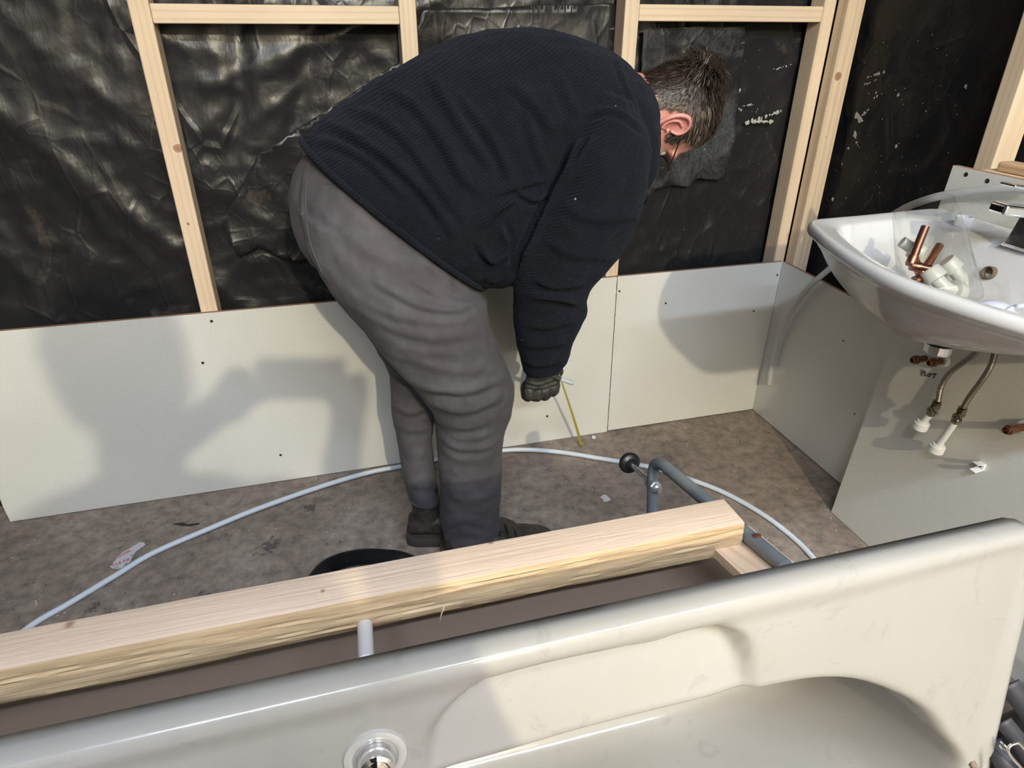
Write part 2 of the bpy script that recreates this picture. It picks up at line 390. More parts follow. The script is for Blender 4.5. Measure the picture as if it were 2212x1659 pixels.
tag(box('wall_front', (-2.70, -5.5, 0), (.16, -5.42, 2.75), M_frontw, bevel=0), kind='structure')
tag(box('ceiling', (-2.75, -5.5, 2.75), (.2, .2, 2.81), M_ceil, bevel=0), kind='structure')

# loose polythene pieces over the sheeting (each with its own torn edge)
def flap(name, pts, y, m, parent, seed=0):
    P = [hit(x, yy, 1, y) for x, yy in pts]; n = len(P)
    from mathutils.geometry import delaunay_2d_cdt
    per = []
    for i in range(n):
        a, b = P[i], P[(i+1) % n]; k = max(1, int((b-a).length/.015))
        for j in range(k):
            q = a.lerp(b, j/k); s = fbm((q.x*14, q.z*14, seed))*.004 if 0 < j else 0
            per.append(Vector((q.x+s, q.z+s)))
    xs = [q.x for q in per]; zs = [q.y for q in per]; inner = []
    xx = min(xs)
    while xx < max(xs):
        zz = min(zs)
        while zz < max(zs): inner.append(Vector((xx+random.uniform(-.002, .002), zz))); zz += .018
        xx += .018
    nper = len(per)
    vv, ee, ff, *_ = delaunay_2d_cdt(per+inner, [(i, (i+1) % nper) for i in range(nper)], [list(range(nper))], 1, 1e-6)
    def dist(q): return min((q-e).length for e in per)
    V3 = []
    for q in vv:
        d = dist(q); crumple = fbm((q.x*5+seed, q.y*5, seed), 1, 2.1, 5)*.010+max(0, 1-abs(noise.noise(Vector((q.x*9+q.y*6, q.y*8, seed))))*3)*.006
        V3.append((q.x, y-.004-max(0, min(.012, crumple+.003))-(.006*max(0, 1-d/.03))*(.5+.5*noise.noise(Vector((q.x*20, q.y*20, 3)))), q.y))
    me = bpy.data.meshes.new(name); me.from_pydata(V3, [], ff); me.polygons.foreach_set('use_smooth', [True]*len(ff))
    o = link(name, me, parent, m); md = o.modifiers.new('t', 'SOLIDIFY'); md.thickness = .0006; return o
flap('polythene_flap', [(1384, 62), (1604, 56), (1596, 160), (1582, 300), (1556, 388), (1500, 384), (1484, 400), (1440, 398), (1410, 408), (1390, 440), (1378, 440), (1376, 250)], YM-.022, M_patch, wall_back, 3)
flap('polythene_flap', [(910, 20), (1325, 10), (1322, 130), (1316, 420), (1308, 560), (1050, 600), (800, 560), (760, 562), (700, 555), (640, 562), (612, 558), (560, 532), (552, 536), (520, 552), (492, 510), (480, 470), (500, 440), (560, 330), (700, 240), (880, 120)], YM-.020, M_sheet, wall_back, 6)

# paint and filler splashes on the dirty sheeting: small raised blobs
M_splash = mat('white_filler_splash', (.42, .41, .38), .7)
def splash(pts, axis, val, sgn, parent, r):
    bm = bmesh.new()
    for (x, y, a) in pts:
        c = hit(x, y, axis, val); k = random.randint(7, 10); ph = random.random()*6
        u, v = (Vector((1, 0, 0)), Vector((0, 0, 1))) if axis == 1 else (Vector((0, 1, 0)), Vector((0, 0, 1)))
        nn = Vector((0, sgn*.0015, 0)) if axis == 1 else Vector((sgn*.0015, 0, 0))
        ring = [bm.verts.new(c+(u*math.cos(ph+2*PI*i/k)+v*math.sin(ph+2*PI*i/k)*1.3)*a*r*random.uniform(.6, 1.2)) for i in range(k)]
        top = bm.verts.new(c+nn)
        for i in range(k): bm.faces.new((ring[i], ring[(i+1) % k], top))
    o = from_bm('filler_splash', bm, parent, M_splash); o['kind'] = 'stuff'
def trail(a, b, n, r): return [(a[0]+(b[0]-a[0])*t+random.uniform(-1.6, 1.6), a[1]+(b[1]-a[1])*t+random.uniform(-1.6, 1.6), r*random.choice((.5, .8, 1.1, 1.6))) for t in np.sort(np.random.rand(int(n*1.7)))]
splash(trail((1848, 248), (1862, 262), 9, 4)+trail((1852, 262), (1876, 236), 9, 2.4)+trail((1845, 285), (1850, 300), 6, 3.4)+trail((1846, 300), (1856, 320), 5, 1.5)+trail((1872, 168), (1910, 155), 12, 2)+trail((1862, 185), (1898, 170), 8, 1.6)+
       [(1832, 320, 4), (1936, 316, 4), (1819, 354, 2.5), (1940, 205, 4), (1892, 200, 2.5), (1889, 212, 3), (1894, 208, 3), (1799, 430, 5), (1828, 428, 1.5), (2000, 240, 1.5), (2087, 190, 2), (2086, 186, 4), (1906, 257, 1.2)]+
       [(random.uniform(1790, 2080), random.uniform(60, 430), random.uniform(.4, 1.3)) for _ in range(60)], 0, XM-.018, -1, wall_right, .0011)
splash(trail((1588, 212), (1598, 192), 8, 3)+trail((1582, 226), (1604, 240), 7, 1.5)+trail((1606, 230), (1626, 226), 7, 1.8)+trail((1634, 244), (1638, 230), 4, 1.2)+trail((1612, 266), (1690, 240), 16, 2.8)+trail((1630, 262), (1672, 262), 12, 3.2)+trail((1670, 150), (1712, 140), 10, 1.2)+[(1603, 126, 2), (1641, 145, 1), (1535, 338, 1.6), (1522, 322, 1.4), (1600, 360, 1)]+
       [(random.uniform(1390, 1690), random.uniform(100, 560), random.uniform(.4, 1.1)) for _ in range(70)], 1, YM-.03, -1, wall_back, .0011)

# timber studwork: parts of the walls they frame
SY = .0130
def stud_geo(lo, hi, m, parent, bev=.0035, name='stud'):
    return box(name, lo, hi, m, parent, bev, 3)
X1 = -1.836
M_stud1 = wood_mat('knotty_pine_upright', (.74, .60, .44), (.65, .50, .345), 2, knots=[(X1+.036, SY, 1.015, .017), (X1+.02, SY, .83, .006)])
stud_geo((X1, SY, 0), (X1+.044, SY+.063, 2.7), M_stud1, wall_back)
for x in (X1+.600, X1+1.196): stud_geo((x, SY, 0), (x+.042, SY+.063, 2.7), M_stud, wall_back)
# pair of studs in the corner
xa = hit(1673, 560, 1, SY).x; xb = hit(1695, 560, 1, SY).x
stud_geo((xa, SY, 0), (xb-.001, SY+.063, 2.7), M_stud, wall_back)
M_stud5 = wood_mat('pine_upright_with_round_knot', (.76, .63, .46), (.62, .47, .31), 2, knots=[(.03, -.0375, 1.155, .019), (.034, -.0375, .985, .004)])
stud_geo((.0125, -.038, 0), (.070, .006, 2.7), M_stud5, wall_right)
s6y = hit(2140, 359, 0, .013).y
stud_geo((.0125, s6y-.004, 0), (.075, s6y+.044, 2.7), M_stud, wall_right)
# noggins
def nog(xl, xr, ptop, pbot, m=M_nog):
    zt = hit(*ptop, 1, SY).z; zb = hit(*pbot, 1, SY).z
    return box('noggin', (xl, SY+.001, zb), (xr, SY+.062, zt), m, wall_back, .003, 3)
nog(X1+.0445, X1+.5995, (600, 10), (600, 52))
nog(X1+1.2385, xa-.0005, (1560, 11), (1560, 47))
box('noggin', (X1-.56, SY+.001, 1.53), (X1-.0005, SY+.062, 1.575), M_nog, wall_back, .003, 3)

# ------------------------------------------------------------------ wallboards
def screws(parent, pts, axis, val, off, r=.0042):
    for (x, y) in pts:
        P = hit(x, y, axis, val); ax = [0, 0, 0]; ax[axis] = off
        lathe('screw', P, ax, [(0, r), (.0007, r*.95), (.0007, r*.5), (.0002, .0)], M_dark, parent, 10)
def slab(name, poly, nvec, face_m, edge_m, parent=None):          # poly: front face outline, nvec: thickness vector (to the back)
    bm = bmesh.new(); A = [bm.verts.new(q) for q in poly]; B = [bm.verts.new(Vector(q)+Vector(nvec)) for q in poly]
    bm.faces.new(A); bm.faces.new(B[::-1]); n = len(A)
    for i in range(n): bm.faces.new((A[i], B[i], B[(i+1) % n], A[(i+1) % n])).material_index = 1
    return from_bm(name, bm, parent, [face_m, edge_m], False)
def ragged(a, b, step=.012, amp=.0012, seed=1):
    a, b = Vector(a), Vector(b); k = int((b-a).length/step)
    return [a.lerp(b, j/k)+Vector((noise.noise(Vector((j*.9, seed, 0)))*amp, 0, 0)) for j in range(k)]
# long left board
ztl = hit(0, 715, 1, 0).z
tr = hit(1334, 598, 1, 0); br = hit(1312, 932, 1, 0)
bl = hit(24, 1131, 1, 0)
poly = ragged((bl.x, 0, .003), (bl.x, 0, ztl), .02, .0025, 3)+[Vector((bl.x, 0, ztl))]+ragged((tr.x-.0015, 0, tr.z), (br.x-.0015, 0, .001), .010, .0013, 5)+[Vector((br.x-.0015, 0, .001))]
b1 = slab('wallboard', poly, (0, .0115, 0), M_board, M_mdf)
tag(b1, 'long low cream wallboard along the back wall behind the bending person', 'board')
screws(b1, [(457, 694), (438, 784), (606, 983), (1182, 899)], 1, 0, -1)
poly = ragged((br.x+.001, 0, .006), (tr.x+.001, 0, tr.z+.001), .010, .0013, 5)+[Vector((tr.x+.001, 0, tr.z+.001)), Vector((-.0005, 0, .583)), Vector((-.0005, 0, .004))]
b2 = slab('wallboard', poly, (0, .0115, 0), M_board, M_mdf)
tag(b2, 'short cream wallboard in the corner, right of the seam with a basin shadow on it', 'board')
screws(b2, [(1338, 629), (1438, 655), (1679, 594), (1628, 672)], 1, 0, -1, .0036)
# right wall board, low
poly = [Vector((0, -.0005, .003)), Vector((0, -.0005, .583)), Vector((0, -.62, .574)), Vector((0, -.62, .003))]
b3 = slab('wallboard', poly, (.0115, 0, 0), M_board, M_mdf)
tag(b3, 'low cream wallboard on the right wall between the corner and the marked panel', 'board')
screws(b3, [(1822, 736)], 0, 0, -1, .003)
# proud tall panel behind the basin
XP = -.122
e0 = hit(1795, 1107, 0, XP); e1 = hit(1891, 838, 0, XP); e2 = hit(1925, 740, 0, XP); e3 = hit(2059, 357, 0, XP)
zt = e3.z; yR = -1.75
edge = [Vector((XP, e0.y, .002)), Vector(e1), Vector(e2), Vector(e3)]
pl2 = []
for a, b, am in zip(edge, edge[1:], (.0006, .004, .0008)):
    k = 14
    pl2 += [a.lerp(b, j/k)+Vector((0, noise.noise(Vector((j*1.1, a.z*9, 0)))*am, 0)) for j in range(k)]
poly = pl2+[e3, Vector((XP, yR, zt-.004)), Vector((XP, yR, .002))]
b4 = slab('wallboard', poly, (.014, 0, 0), M_board, M_mdf)
tag(b4, 'tall cream panel standing proud behind the basin with HOT written on it', 'board')
screws(b4, [(2087, 377), (2133, 391)], 0, XP, -1, .005)
screws(b4, [(1846, 894)], 0, XP, -1, .0028)
# battens carrying that panel
bt = empty('batten_frame', (-.06, -1.0, 0)); tag(bt, 'raw timber battens behind and on top of the tall panel', 'batten')
for (lo, hi) in (((XP+.0145, -1.70, 0), (XP+.058, -.70, .03)), ((XP+.0145, -.735, .031), (XP+.058, -.69, zt-.032)), ((XP+.0145, -1.70, zt-.031), (.0, -.69, zt-.002))):
    adopt(box('batten', lo, hi, M_block, None, .002), bt)
tp = hit(2140, 372, 2, zt+.02)
adopt(box('batten', (-.085, -.90, zt-.0015), (-.045, -.715, zt+.019), wood_mat('rounded_pine_offcut', (.62, .44, .29), (.48, .31, .18), 1), None, .006, 3), bt)
adopt(lathe('screw', (-.095, -.80, zt-.0018), (0, 0, 1), [(0, .006), (.003, .006), (.003, 0)], M_dark, None, 10), bt)
# the word on the panel
def pen_stroke(bm, pts, wd, axis_x):
    P = [hit(x, y, 0, axis_x) for x, y in pts]; bm_tube(bm, smooth_path(P, 5) if len(P) > 2 else P, wd, 6)
bm = bmesh.new(); gx = XP-.0003
def hx(x, y): return (1880+x*332/1669, 730+y*330/1659)
for st in ([(560, 342), (562, 375), (558, 412)], [(593, 350), (597, 385), (597, 418)], [(560, 378), (578, 372), (596, 375)],
           [(640, 385), (624, 402), (626, 416), (642, 418), (658, 404), (655, 390), (640, 385)], [(668, 394), (695, 390), (722, 396)], [(702, 394), (695, 415), (684, 436)]):
    pen_stroke(bm, [hx(*q) for q in st], .0011, gx)
o = from_bm('lettering', bm, b4, M_ink); o['label'] = 'the word HOT hand-written in black marker'
# ------------------------------------------------------------------ pipework on the panel
def stub(px, py, label, long=.05):
    P = hit(px, py, 0, XP); r = empty('pipe_stub', P); tag(r, label, 'pipe', 'copper pipe stubs sticking out of the tall panel')
    ax = (-1, 0, 0)
    adopt(lathe('collar', P+Vector((-.001, 0, 0)), ax, [(0, .0155), (.012, .0150), (.012, .0085)], M_white_pl, None, 20), r)
    adopt(lathe('pipe', P+Vector((-.0005, 0, 0)), ax, [(0, .0078), (long, .0078), (long, .0062), (.008, .0060), (.008, 0)], M_copper_d, None, 18), r)
    adopt(lathe('olive', P, ax, [(long-.016, .0079), (long-.014, .0105), (long-.006, .0105), (long-.004, .0079)], M_copper_d, None, 18), r)
stub(2008, 773, 'open copper pipe stub above the word HOT, left of the pair')
stub(2042, 779, 'open copper pipe stub above the word HOT, right of the pair', .046)
stub(2222, 921, 'open copper pipe stub at the right edge, level with the capped pipes', .06)
# cable clip
P = hit(2122, 1006, 0, XP); r = empty('pipe_clip', P); tag(r, 'small white open plastic pipe clip screwed to the tall panel', 'clip')
bm = bmesh.new()
bm_box(bm, P+Vector((-.003, 0, 0)), (.006, .016, .017), None, .001)
for s in (-1, 1):
    rr = Matrix.Rotation(s*.16, 3, 'Y'); bm_box(bm, P+Vector((-.014, 0, s*.0085)), (.020, .016, .0022), rr, .0006)
adopt(from_bm('jaw', bm, None, M_white_pl, False), r)
adopt(lathe('screw', P+Vector((-.006, 0, 0)), (-1, 0, 0), [(0, .003), (.001, .003), (.001, 0)], M_dark, None, 8), r)

def chain(px_pts, X, Rr): return [hit(x, y, 0, X) for x, y in px_pts]
def hose(label, X, hosepx, valve_top, valve_bot, cap):
    root = empty('flexible_hose', hit(*cap, 0, X)); tag(root, label, 'hose', 'flexible tap hoses under the basin')
    A = hit(*valve_top, 0, X); B = hit(*valve_bot, 0, X); C = hit(*cap, 0, X); d = (A-B).normalized(); Ln = (A-B).length
    H = [hit(x, y, 0, X) for x, y in hosepx]
    adopt(tube('braided_hose', [A]+H, .0062, M_braid, None, 14), root)
    bm = bmesh.new()
    bm_lathe(bm, A-d*.002, -d, [(0, .0065), (0, .0105), (.010, .0105), (.012, .0085)], 6)
    bm_lathe(bm, A-d*.010, -d, [(0, .0075), (Ln-.024, .0078)], 16)
    bm_lathe(bm, B+d*.014, -d, [(0, .0090), (0, .0112), (.010, .0112), (.013, .0090), (.013, .0070)], 6)
    m_ = (A+B)/2; bm_lathe(bm, m_, Vector((-1, -.25, 0)), [(-.012, .0085), (.013, .0085), (.014, .0055), (.0125, .003)], 14)
    adopt(from_bm('isolating_valve', bm, None, M_brass, True, math.radians(35)), root)
    adopt(tube('pipe', [B+d*.003, C+d*.01], .0078, M_white_pl, None, 16, 0), root)
    bm = bmesh.new()
    bm_lathe(bm, C+d*.012, -d, [(0, .0082), (0, .0125), (.005, .0140), (.005, .0165), (.020, .0172), (.022, .015), (.022, 0)], 26)
    adopt(from_bm('stop_end', bm, None, M_white_pl, True, math.radians(35)), root)
hose('flexible hose with plated valve and white capped pipe, left of the two', -.172, [(2034, 833), (2052, 806), (2080, 783), (2108, 762), (2128, 735), (2138, 700)], (2026, 866), (2008, 897), (1990, 918))
hose('flexible hose with plated valve and longer white capped pipe, right of the two', -.155, [(2094, 858), (2118, 826), (2138, 795), (2149, 762), (2153, 730), (2150, 695)], (2081, 880), (2062, 914), (2024, 968))

# grey flexible pipe behind the basin
pth = [hit(1661, 830, 0, -.018), hit(1668, 780, 0, -.019), hit(1684, 722, 0, -.022), hit(1712, 668, 0, -.026), hit(1750, 618, 0, -.034), hit(1802, 572, 0, -.05), hit(1870, 510, 0, -.075), hit(1940, 458, 0, -.105), hit(2000, 432, 0, -.136), hit(2060, 418, 0, -.142), hit(2120, 411, 0, -.143), hit(2180, 408, 0, -.143), hit(2240, 411, 0, -.143)]
o = tube('waste_hose', pth, .0088, M_gpipe, None, 16); tag(o, 'pale grey flexible pipe looping from the corner up behind the basin', 'pipe')

# ------------------------------------------------------------------ basin
BZ = .920; BC = Vector((-.395, -1.015))
def closed_cr(pts, n):
    P = [Vector(q) for q in pts]; N_ = len(P); dense = []
    for i in range(N_):
        a, b, c, d = P[i-1], P[i], P[(i+1) % N_], P[(i+2) % N_]
        for k in range(16):
            t = k/16; dense.append(.5*((2*b)+(c-a)*t+(2*a-5*b+4*c-d)*t*t+(3*b-a-3*c+d)*t**3))
    L_ = [0]
    for i in range(len(dense)): L_.append(L_[-1]+(dense[(i+1) % len(dense)]-dense[i]).length)
    X = np.array([q[0] for q in dense]+[dense[0][0]]); Y = np.array([q[1] for q in dense]+[dense[0][1]])
    s = np.linspace(0, L_[-1], n, endpoint=False); return [Vector((np.interp(q, L_, X), np.interp(q, L_, Y))) for q in s]
half = [(-.1245, -.70), (-.128, -.646), (-.20, -.640), (-.34, -.648), (-.455, -.652), (-.488, -.668), (-.512, -.71), (-.556, -.825), (-.580, -.92)]
outl = half+[(-.590, -1.015)]+[(x, -2.03-y) for x, y in half[::-1]]
out = closed_cr(outl, 240)
ih = [(-.235, -.80), (-.215, -.725), (-.27, -.694), (-.40, -.700), (-.446, -.716), (-.475, -.765), (-.512, -.86), (-.536, -.945)]
inl = ih+[(-.545, -1.015)]+[(x, -2.03-y) for x, y in ih[::-1]]
inn = closed_cr(inl, 240)
# align inner samples by angle
def ang(q): return math.atan2(q.y-BC.y, q.x-BC.x)
def resample_ang(poly, angs):
    a = np.array([ang(q) for q in poly]); o_ = np.argsort(a); a = a[o_]; xs = np.array([poly[i].x for i in o_]); ys = np.array([poly[i].y for i in o_])
    return [Vector((np.interp(t, a, xs, period=2*PI), np.interp(t, a, ys, period=2*PI))) for t in angs]
angs = [ang(q) for q in out]; inn = resample_ang(inn, angs)
bc_in = Vector((-.372, -.955))
rings = []
def ringo(f): rings.append([f(o_, i_) for o_, i_ in zip(out, inn)])
def mixo(k, z, c=None):    # k: scale of the outer outline towards the bowl centre
    cc = Vector((-.33, -1.015)) if c is None else c
    def f(o_, i_):
        q = cc+(o_-cc)*k
        if o_.y < cc.y: q.y = cc.y+(o_.y-cc.y)*k**2.6
        return Vector((min(q.x, -.1245), q.y, z))
    return f
zz = lambda z: .905-(.905-z)*.80
BQ = Vector((-.355, -.945))
for k, z in ((.04, .706), (.12, .706), (.17, .711), (.30, .721), (.45, .735), (.60, .758), (.71, .788), (.80, .820), (.86, .852), (.888, .866), (.905, .869), (.915, .878), (.935, .882), (.945, .886), (.96, .890), (.985, .893), (.997, .900), (1.0, .908)): ringo(mixo(k, zz(z) if z < .9 else z, BQ))
ringo(lambda o_, i_: Vector((*(o_+(i_-o_).normalized()*.003), .9155)))
ringo(lambda o_, i_: Vector((*(o_+(i_-o_).normalized()*.010), BZ)))
ringo(lambda o_, i_: Vector((*(o_+(i_-o_).normalized()*.020), BZ-.001)))
ringo(lambda o_, i_: Vector((*(o_.lerp(i_, .80)), BZ-.006)))
ringo(lambda o_, i_: Vector((*(o_.lerp(i_, .93)), BZ-.009)))
for k, z in ((1., BZ-.014), (.97, BZ-.024), (.90, BZ-.050), (.80, BZ-.080), (.66, BZ-.106), (.5, BZ-.127), (.3, BZ-.143), (.10, BZ-.149), (.08, BZ-.158)):
    rg = []
    for i_ in inn:
        q = bc_in+(i_-bc_in)*k
        if i_.y < bc_in.y: q.y = bc_in.y+(i_.y-bc_in.y)*k**2.6
        rg.append(Vector((q.x, q.y, z)))
    rings.append(rg)
bm = bmesh.new(); VR = [[bm.verts.new(q) for q in rg] for rg in rings]; n = len(out)
for A, B in zip(VR, VR[1:]):
    for k in range(n): bm.faces.new((A[k], A[(k+1) % n], B[(k+1) % n], B[k]))
bm.faces.new(VR[0][::-1]); bm.faces.new(VR[-1])
basin = empty('basin', (-.35, -1.015, .70)); tag(basin, 'wide white ceramic wash basin with grimy underside on the right wall', 'basin')
bowl = adopt(from_bm('bowl', bm, None, M_basin), basin); md = bowl.modifiers.new('s', 'SUBSURF'); md.levels = md.render_levels = 1
ov = hit(2136, 590, 0, -.258); ov = Vector((-.258, ov.y, ov.z))
adopt(lathe('overflow_hole', ov+Vector((.002, 0, 0)), (-1, 0, .25), [(-.004, .013), (.006, .0125), (.007, .0105), (.004, .0098), (-.002, .009), (-.002, 0)], mat('stained_overflow', (.12, .09, .05), .5), None, 24), basin)
WC = Vector((-.362, -.948, .7505))
adopt(lathe('waste_washer', WC, (0, 0, -1), [(0, .028), (.004, .028), (.007, .026), (.007, .018)], M_rubber, None, 32), basin)
adopt(lathe('waste_nut', WC+Vector((0, 0, -.006)), (0, 0, -1), [(0, .018), (.001, .0235), (.018, .0235), (.020, .0225), (.020, .0195), (.014, .018), (.014, 0)], M_zinc, None, 16, 20), basin)
adopt(lathe('waste_grating', (bc_in.x, bc_in.y, BZ-.149), (0, 0, 1), [(0, .020), (.003, .020), (.004, .016), (.002, .012), (.002, 0)], M_chrome, None, 24), basin)
# tap
tc = Vector((-.212, -.935, BZ-.005)); bm = bmesh.new()
def sqring(c, sx, sy): return [bm.verts.new(Vector(c)+Vector((a*sx/2, b*sy/2, 0))) for a, b in ((-1, -1), (1, -1), (1, 1), (-1, 1))]
R_ = [sqring(tc+Vector((0, 0, 0)), .062, .062), sqring(tc+Vector((0, 0, .005)), .062, .062), sqring(tc+Vector((0, 0, .006)), .054, .054), sqring(tc+Vector((.004, 0, .055)), .044, .046), sqring(tc+Vector((.006, 0, .085)), .042, .044)]
for A, B in zip(R_, R_[1:]):
    for k in range(4): bm.faces.new((A[k], A[(k+1) % 4], B[(k+1) % 4], B[k]))
bm.faces.new(R_[0][::-1]); bm.faces.new(R_[-1]); bmesh.ops.bevel(bm, geom=list(bm.edges), offset=.0015, segments=2, affect='EDGES')
tap = empty('tap_body', tc); tap.name = 'mixer_tap'; tag(tap, 'square chrome lever mixer tap standing on the back of the basin', 'tap')
adopt(from_bm('body', bm, None, M_chrome, False), tap)
bm = bmesh.new(); bm_box(bm, tc+Vector((-.038, .004, .070)), (.105, .042, .020), Matrix.Rotation(.12, 3, 'Y') @ Matrix.Rotation(-.25, 3, 'Z'), .005, 3)
adopt(from_bm('spout', bm, None, M_chrome, False), tap)
bm = bmesh.new(); bm_box(bm, tc+Vector((.002, 0, .092)), (.040, .044, .012), None, .003, 3); bm_box(bm, tc+Vector((-.028, .010, .108)), (.105, .036, .006), Matrix.Rotation(.16, 3, 'Y') @ Matrix.Rotation(-.2, 3, 'Z'), .002, 2)
adopt(from_bm('lever', bm, None, M_chrome, False), tap)
# white cap on the ledge
cp = hit(2078, 488, 2, BZ-.006)
o = lathe('screw_cap', cp, (0, 0, 1), [(0, .0150), (.001, .0165), (.019, .0165), (.020, .0155), (.020, .0135), (.006, .0130), (.006, 0)], M_white_pl, None, 40); tag(o, 'small white screw cap upturned on the basin ledge by the tap', 'cap')

# clear cup with fittings
zb = BZ-.135
ctop = at(1998, 448, 1.24); cbase = at(2030, 655, 1.20)
cbase = Vector((cbase.x, cbase.y, max(cbase.z, zb+.01)))
ax = (ctop-cbase).normalized(); Lc = (ctop-cbase).length
bm = bmesh.new()
aa = ax.orthogonal().normalized(); bb = ax.cross(aa); RG = []
for h, r_ in ((0, .064), (.01, .0655), (Lc*.3, .062), (Lc*.6, .058), (Lc*.85, .054), (Lc, .0525)):
    RG.append([bm.verts.new(cbase+ax*h+(aa*math.cos(2*PI*k/40)+bb*math.sin(2*PI*k/40))*r_*(1+.03*math.sin(3*2*PI*k/40+h*20))) for k in range(40)])
for A, B in zip(RG, RG[1:]):
    for k in range(40): bm.faces.new((A[k], A[(k+1) % 40], B[(k+1) % 40], B[k]))
bm.faces.new(RG[0][::-1])
cup = from_bm('plastic_cup', bm, None, M_clear); tag(cup, 'crumpled clear plastic cup of pipe fittings standing in the basin', 'cup')
def elbow(label, P, m, r_, grp, collars=None, fat=None, ends=(0, 2)):
    root = empty('pipe_elbow', P[1]); tag(root, label, 'pipe fitting', grp)
    pts = [P[0]]+[P[0].lerp(P[1], .55)]+[P[0].lerp(P[1], .85)+ (P[2]-P[1])*.03, P[1].lerp(P[2], .15)+(P[0]-P[1])*.03]+[P[1].lerp(P[2], .45)]+[P[2]]
    adopt(tube('bend', pts, r_, m, None, 18, 5), root)
    for e_, a, b in ((0, P[0], P[1]), (2, P[2], P[1])):
        d = (b-a).normalized()
        if collars:
            if e_ not in ends: continue
            bm = bmesh.new(); sg = 40; ringsx = []
            for h, rr in ((-.003, r_*.9), (-.003, r_*1.35), (-.001, r_*1.48), (.003, r_*1.52), (.017, r_*1.66), (.020, r_*1.62), (.0215, r_*1.2)):
                A_ = d.orthogonal().normalized(); B_ = d.cross(A_)
                ringsx.append([bm.verts.new(a+d*h+(A_*math.cos(2*PI*k/sg)+B_*math.sin(2*PI*k/sg))*rr*(1+(.03 if k % 2 else -.03)*(1 if .002 < h < .02 else 0))) for k in range(sg)])
            for U_, W_ in zip(ringsx, ringsx[1:]):
                for k in range(sg): bm.faces.new((U_[k], U_[(k+1) % sg], W_[(k+1) % sg], W_[k]))
            bm.faces.new(ringsx[0][::-1]); bm.faces.new(ringsx[-1])
            adopt(from_bm('compression_cap', bm, None, collars, True, math.radians(40)), root)
        elif fat:
            adopt(lathe('socket', P[1]-d*.019, d, [(0, r_*1.03), (.001, r_*1.22), (.017, r_*1.24), (.019, r_*1.1)], m, None, 20), root)
D = 1.235
elbow('tall copper elbow leaning against the left inside of the clear cup', [at(1999, 490, D), at(1966, 573, D), at(2022, 584, D-.01)], M_copper_d, .0076, 'copper elbows in the cup', fat=True)
elbow('bright copper elbow crossing behind the tall one in the clear cup', [at(2030, 530, D+.01), at(1990, 592, D), at(1976, 560, D+.03)], M_copper, .0076, 'copper elbows in the cup', fat=True)
elbow('dark copper elbow lowest in the clear cup, mostly behind the basin rim', [at(1996, 600, D-.02), at(1975, 608, D-.03), at(1990, 640, D-.01)], M_copper_d, .0076, 'copper elbows in the cup', fat=True)
M_fit = mat('cream_white_fitting', (.47, .48, .44), .35)
elbow('white ribbed push-fit elbow at the front bottom of the cup', [at(2008, 585, D-.035), at(2040, 622, D-.045), at(2072, 634, D-.03)], M_fit, .0122, 'white elbows in the cup', collars=M_fit)
elbow('white ribbed push-fit elbow at the right of the cup behind the front one', [at(2044, 566, D-.005), at(2078, 602, D-.005), at(2074, 645, D+.01)], M_fit, .0118, 'white elbows in the cup', collars=M_fit, ends=(0,))
elbow('white ribbed push-fit elbow at the upper left, behind the copper in the cup', [at(1948, 522, D+.035), at(1966, 534, D+.035), at(1990, 546, D+.03)], M_fit, .0105, 'white elbows in the cup', collars=M_fit, ends=(2,))
# pale blue-white showery thing: white plug trap cover with cable
Pd = at(2150, 662, 1.10); root = empty('plastic_disc', Pd); tag(root, 'smooth pale blue-white round plastic cover with a cord lying in the basin', 'cover')
adopt(lathe('cover', Pd+Vector((0, 0, -.03)), (-.25, -.1, 1), [(0, .036), (.012, .040), (.016, .040), (.0165, .037), (.022, .035), (.030, .026), (.034, .012), (.035, 0)], mat('pale_blue_plastic', (.66, .70, .80), .25), None, 40), root)
adopt(tube('cord', [at(2172, 674, 1.08), at(2190, 664, 1.08), at(2205, 661, 1.07), at(2240, 662, 1.07)], .0035, mat('pale_blue_cord', (.6, .66, .8), .4), None, 10), root)

# ------------------------------------------------------------------ the bath, lying on its long side
TH = math.radians(79); BO = hit(2275, 1098, 2, .70)+Vector((-.049, 0, 0))
BV = Vector((0, -math.cos(TH), -math.sin(TH))); BN = Vector((0, -math.sin(TH), math.cos(TH)))
BO = BO+BN*.034
def bw(u, v, d): return BO+Vector((-u, 0, 0))+BV*v-BN*d
BL, BW = 1.70, .70
op = [(.050, .41), (.062, .37), (.095, .325), (.150, .254), (.243, .188), (.325, .157), (.413, .148), (.48, .151), (.55, .150), (.645, .149), (.745, .153), (.805, .155), (.86, .164), (1.0, .168), (1.3, .170), (1.5, .19), (1.59, .25), (1.625, .35), (1.59, .46), (1.5, .525), (1.2, .545), (.9, .55), (.5, .555), (.27, .555), (.12, .53), (.065, .48)]
opc = closed_cr(op, 420)
arm = closed_cr([(.826, .175), (.822, .100), (.790, .058), (.745, .036), (.655, .033), (.56, .040), (.49, .036), (.448, .055), (.430, .088), (.424, .12), (.42, .20), (.58, .215), (.78, .22)], 160)
armA = np.array([(q.x, q.y) for q in arm])
def sdf(P, poly):
    P = np.asarray(P); d2 = np.full(len(P), 1e9); inside = np.zeros(len(P), bool); n_ = len(poly)
    for i in range(n_):
        a = poly[i]; b = poly[(i+1) % n_]; ab = b-a; t = np.clip(((P-a)@ab)/(ab@ab), 0, 1); dd = P-a-t[:, None]*ab; d2 = np.minimum(d2, (dd**2).sum(1))
        c = ((a[1] > P[:, 1]) != (b[1] > P[:, 1])); xi = (b[0]-a[0])*(P[:, 1]-a[1])/(b[1]-a[1]+1e-12)+a[0]; inside ^= c & (P[:, 0] < xi)
    return np.where(inside, 1, -1)*np.sqrt(d2)
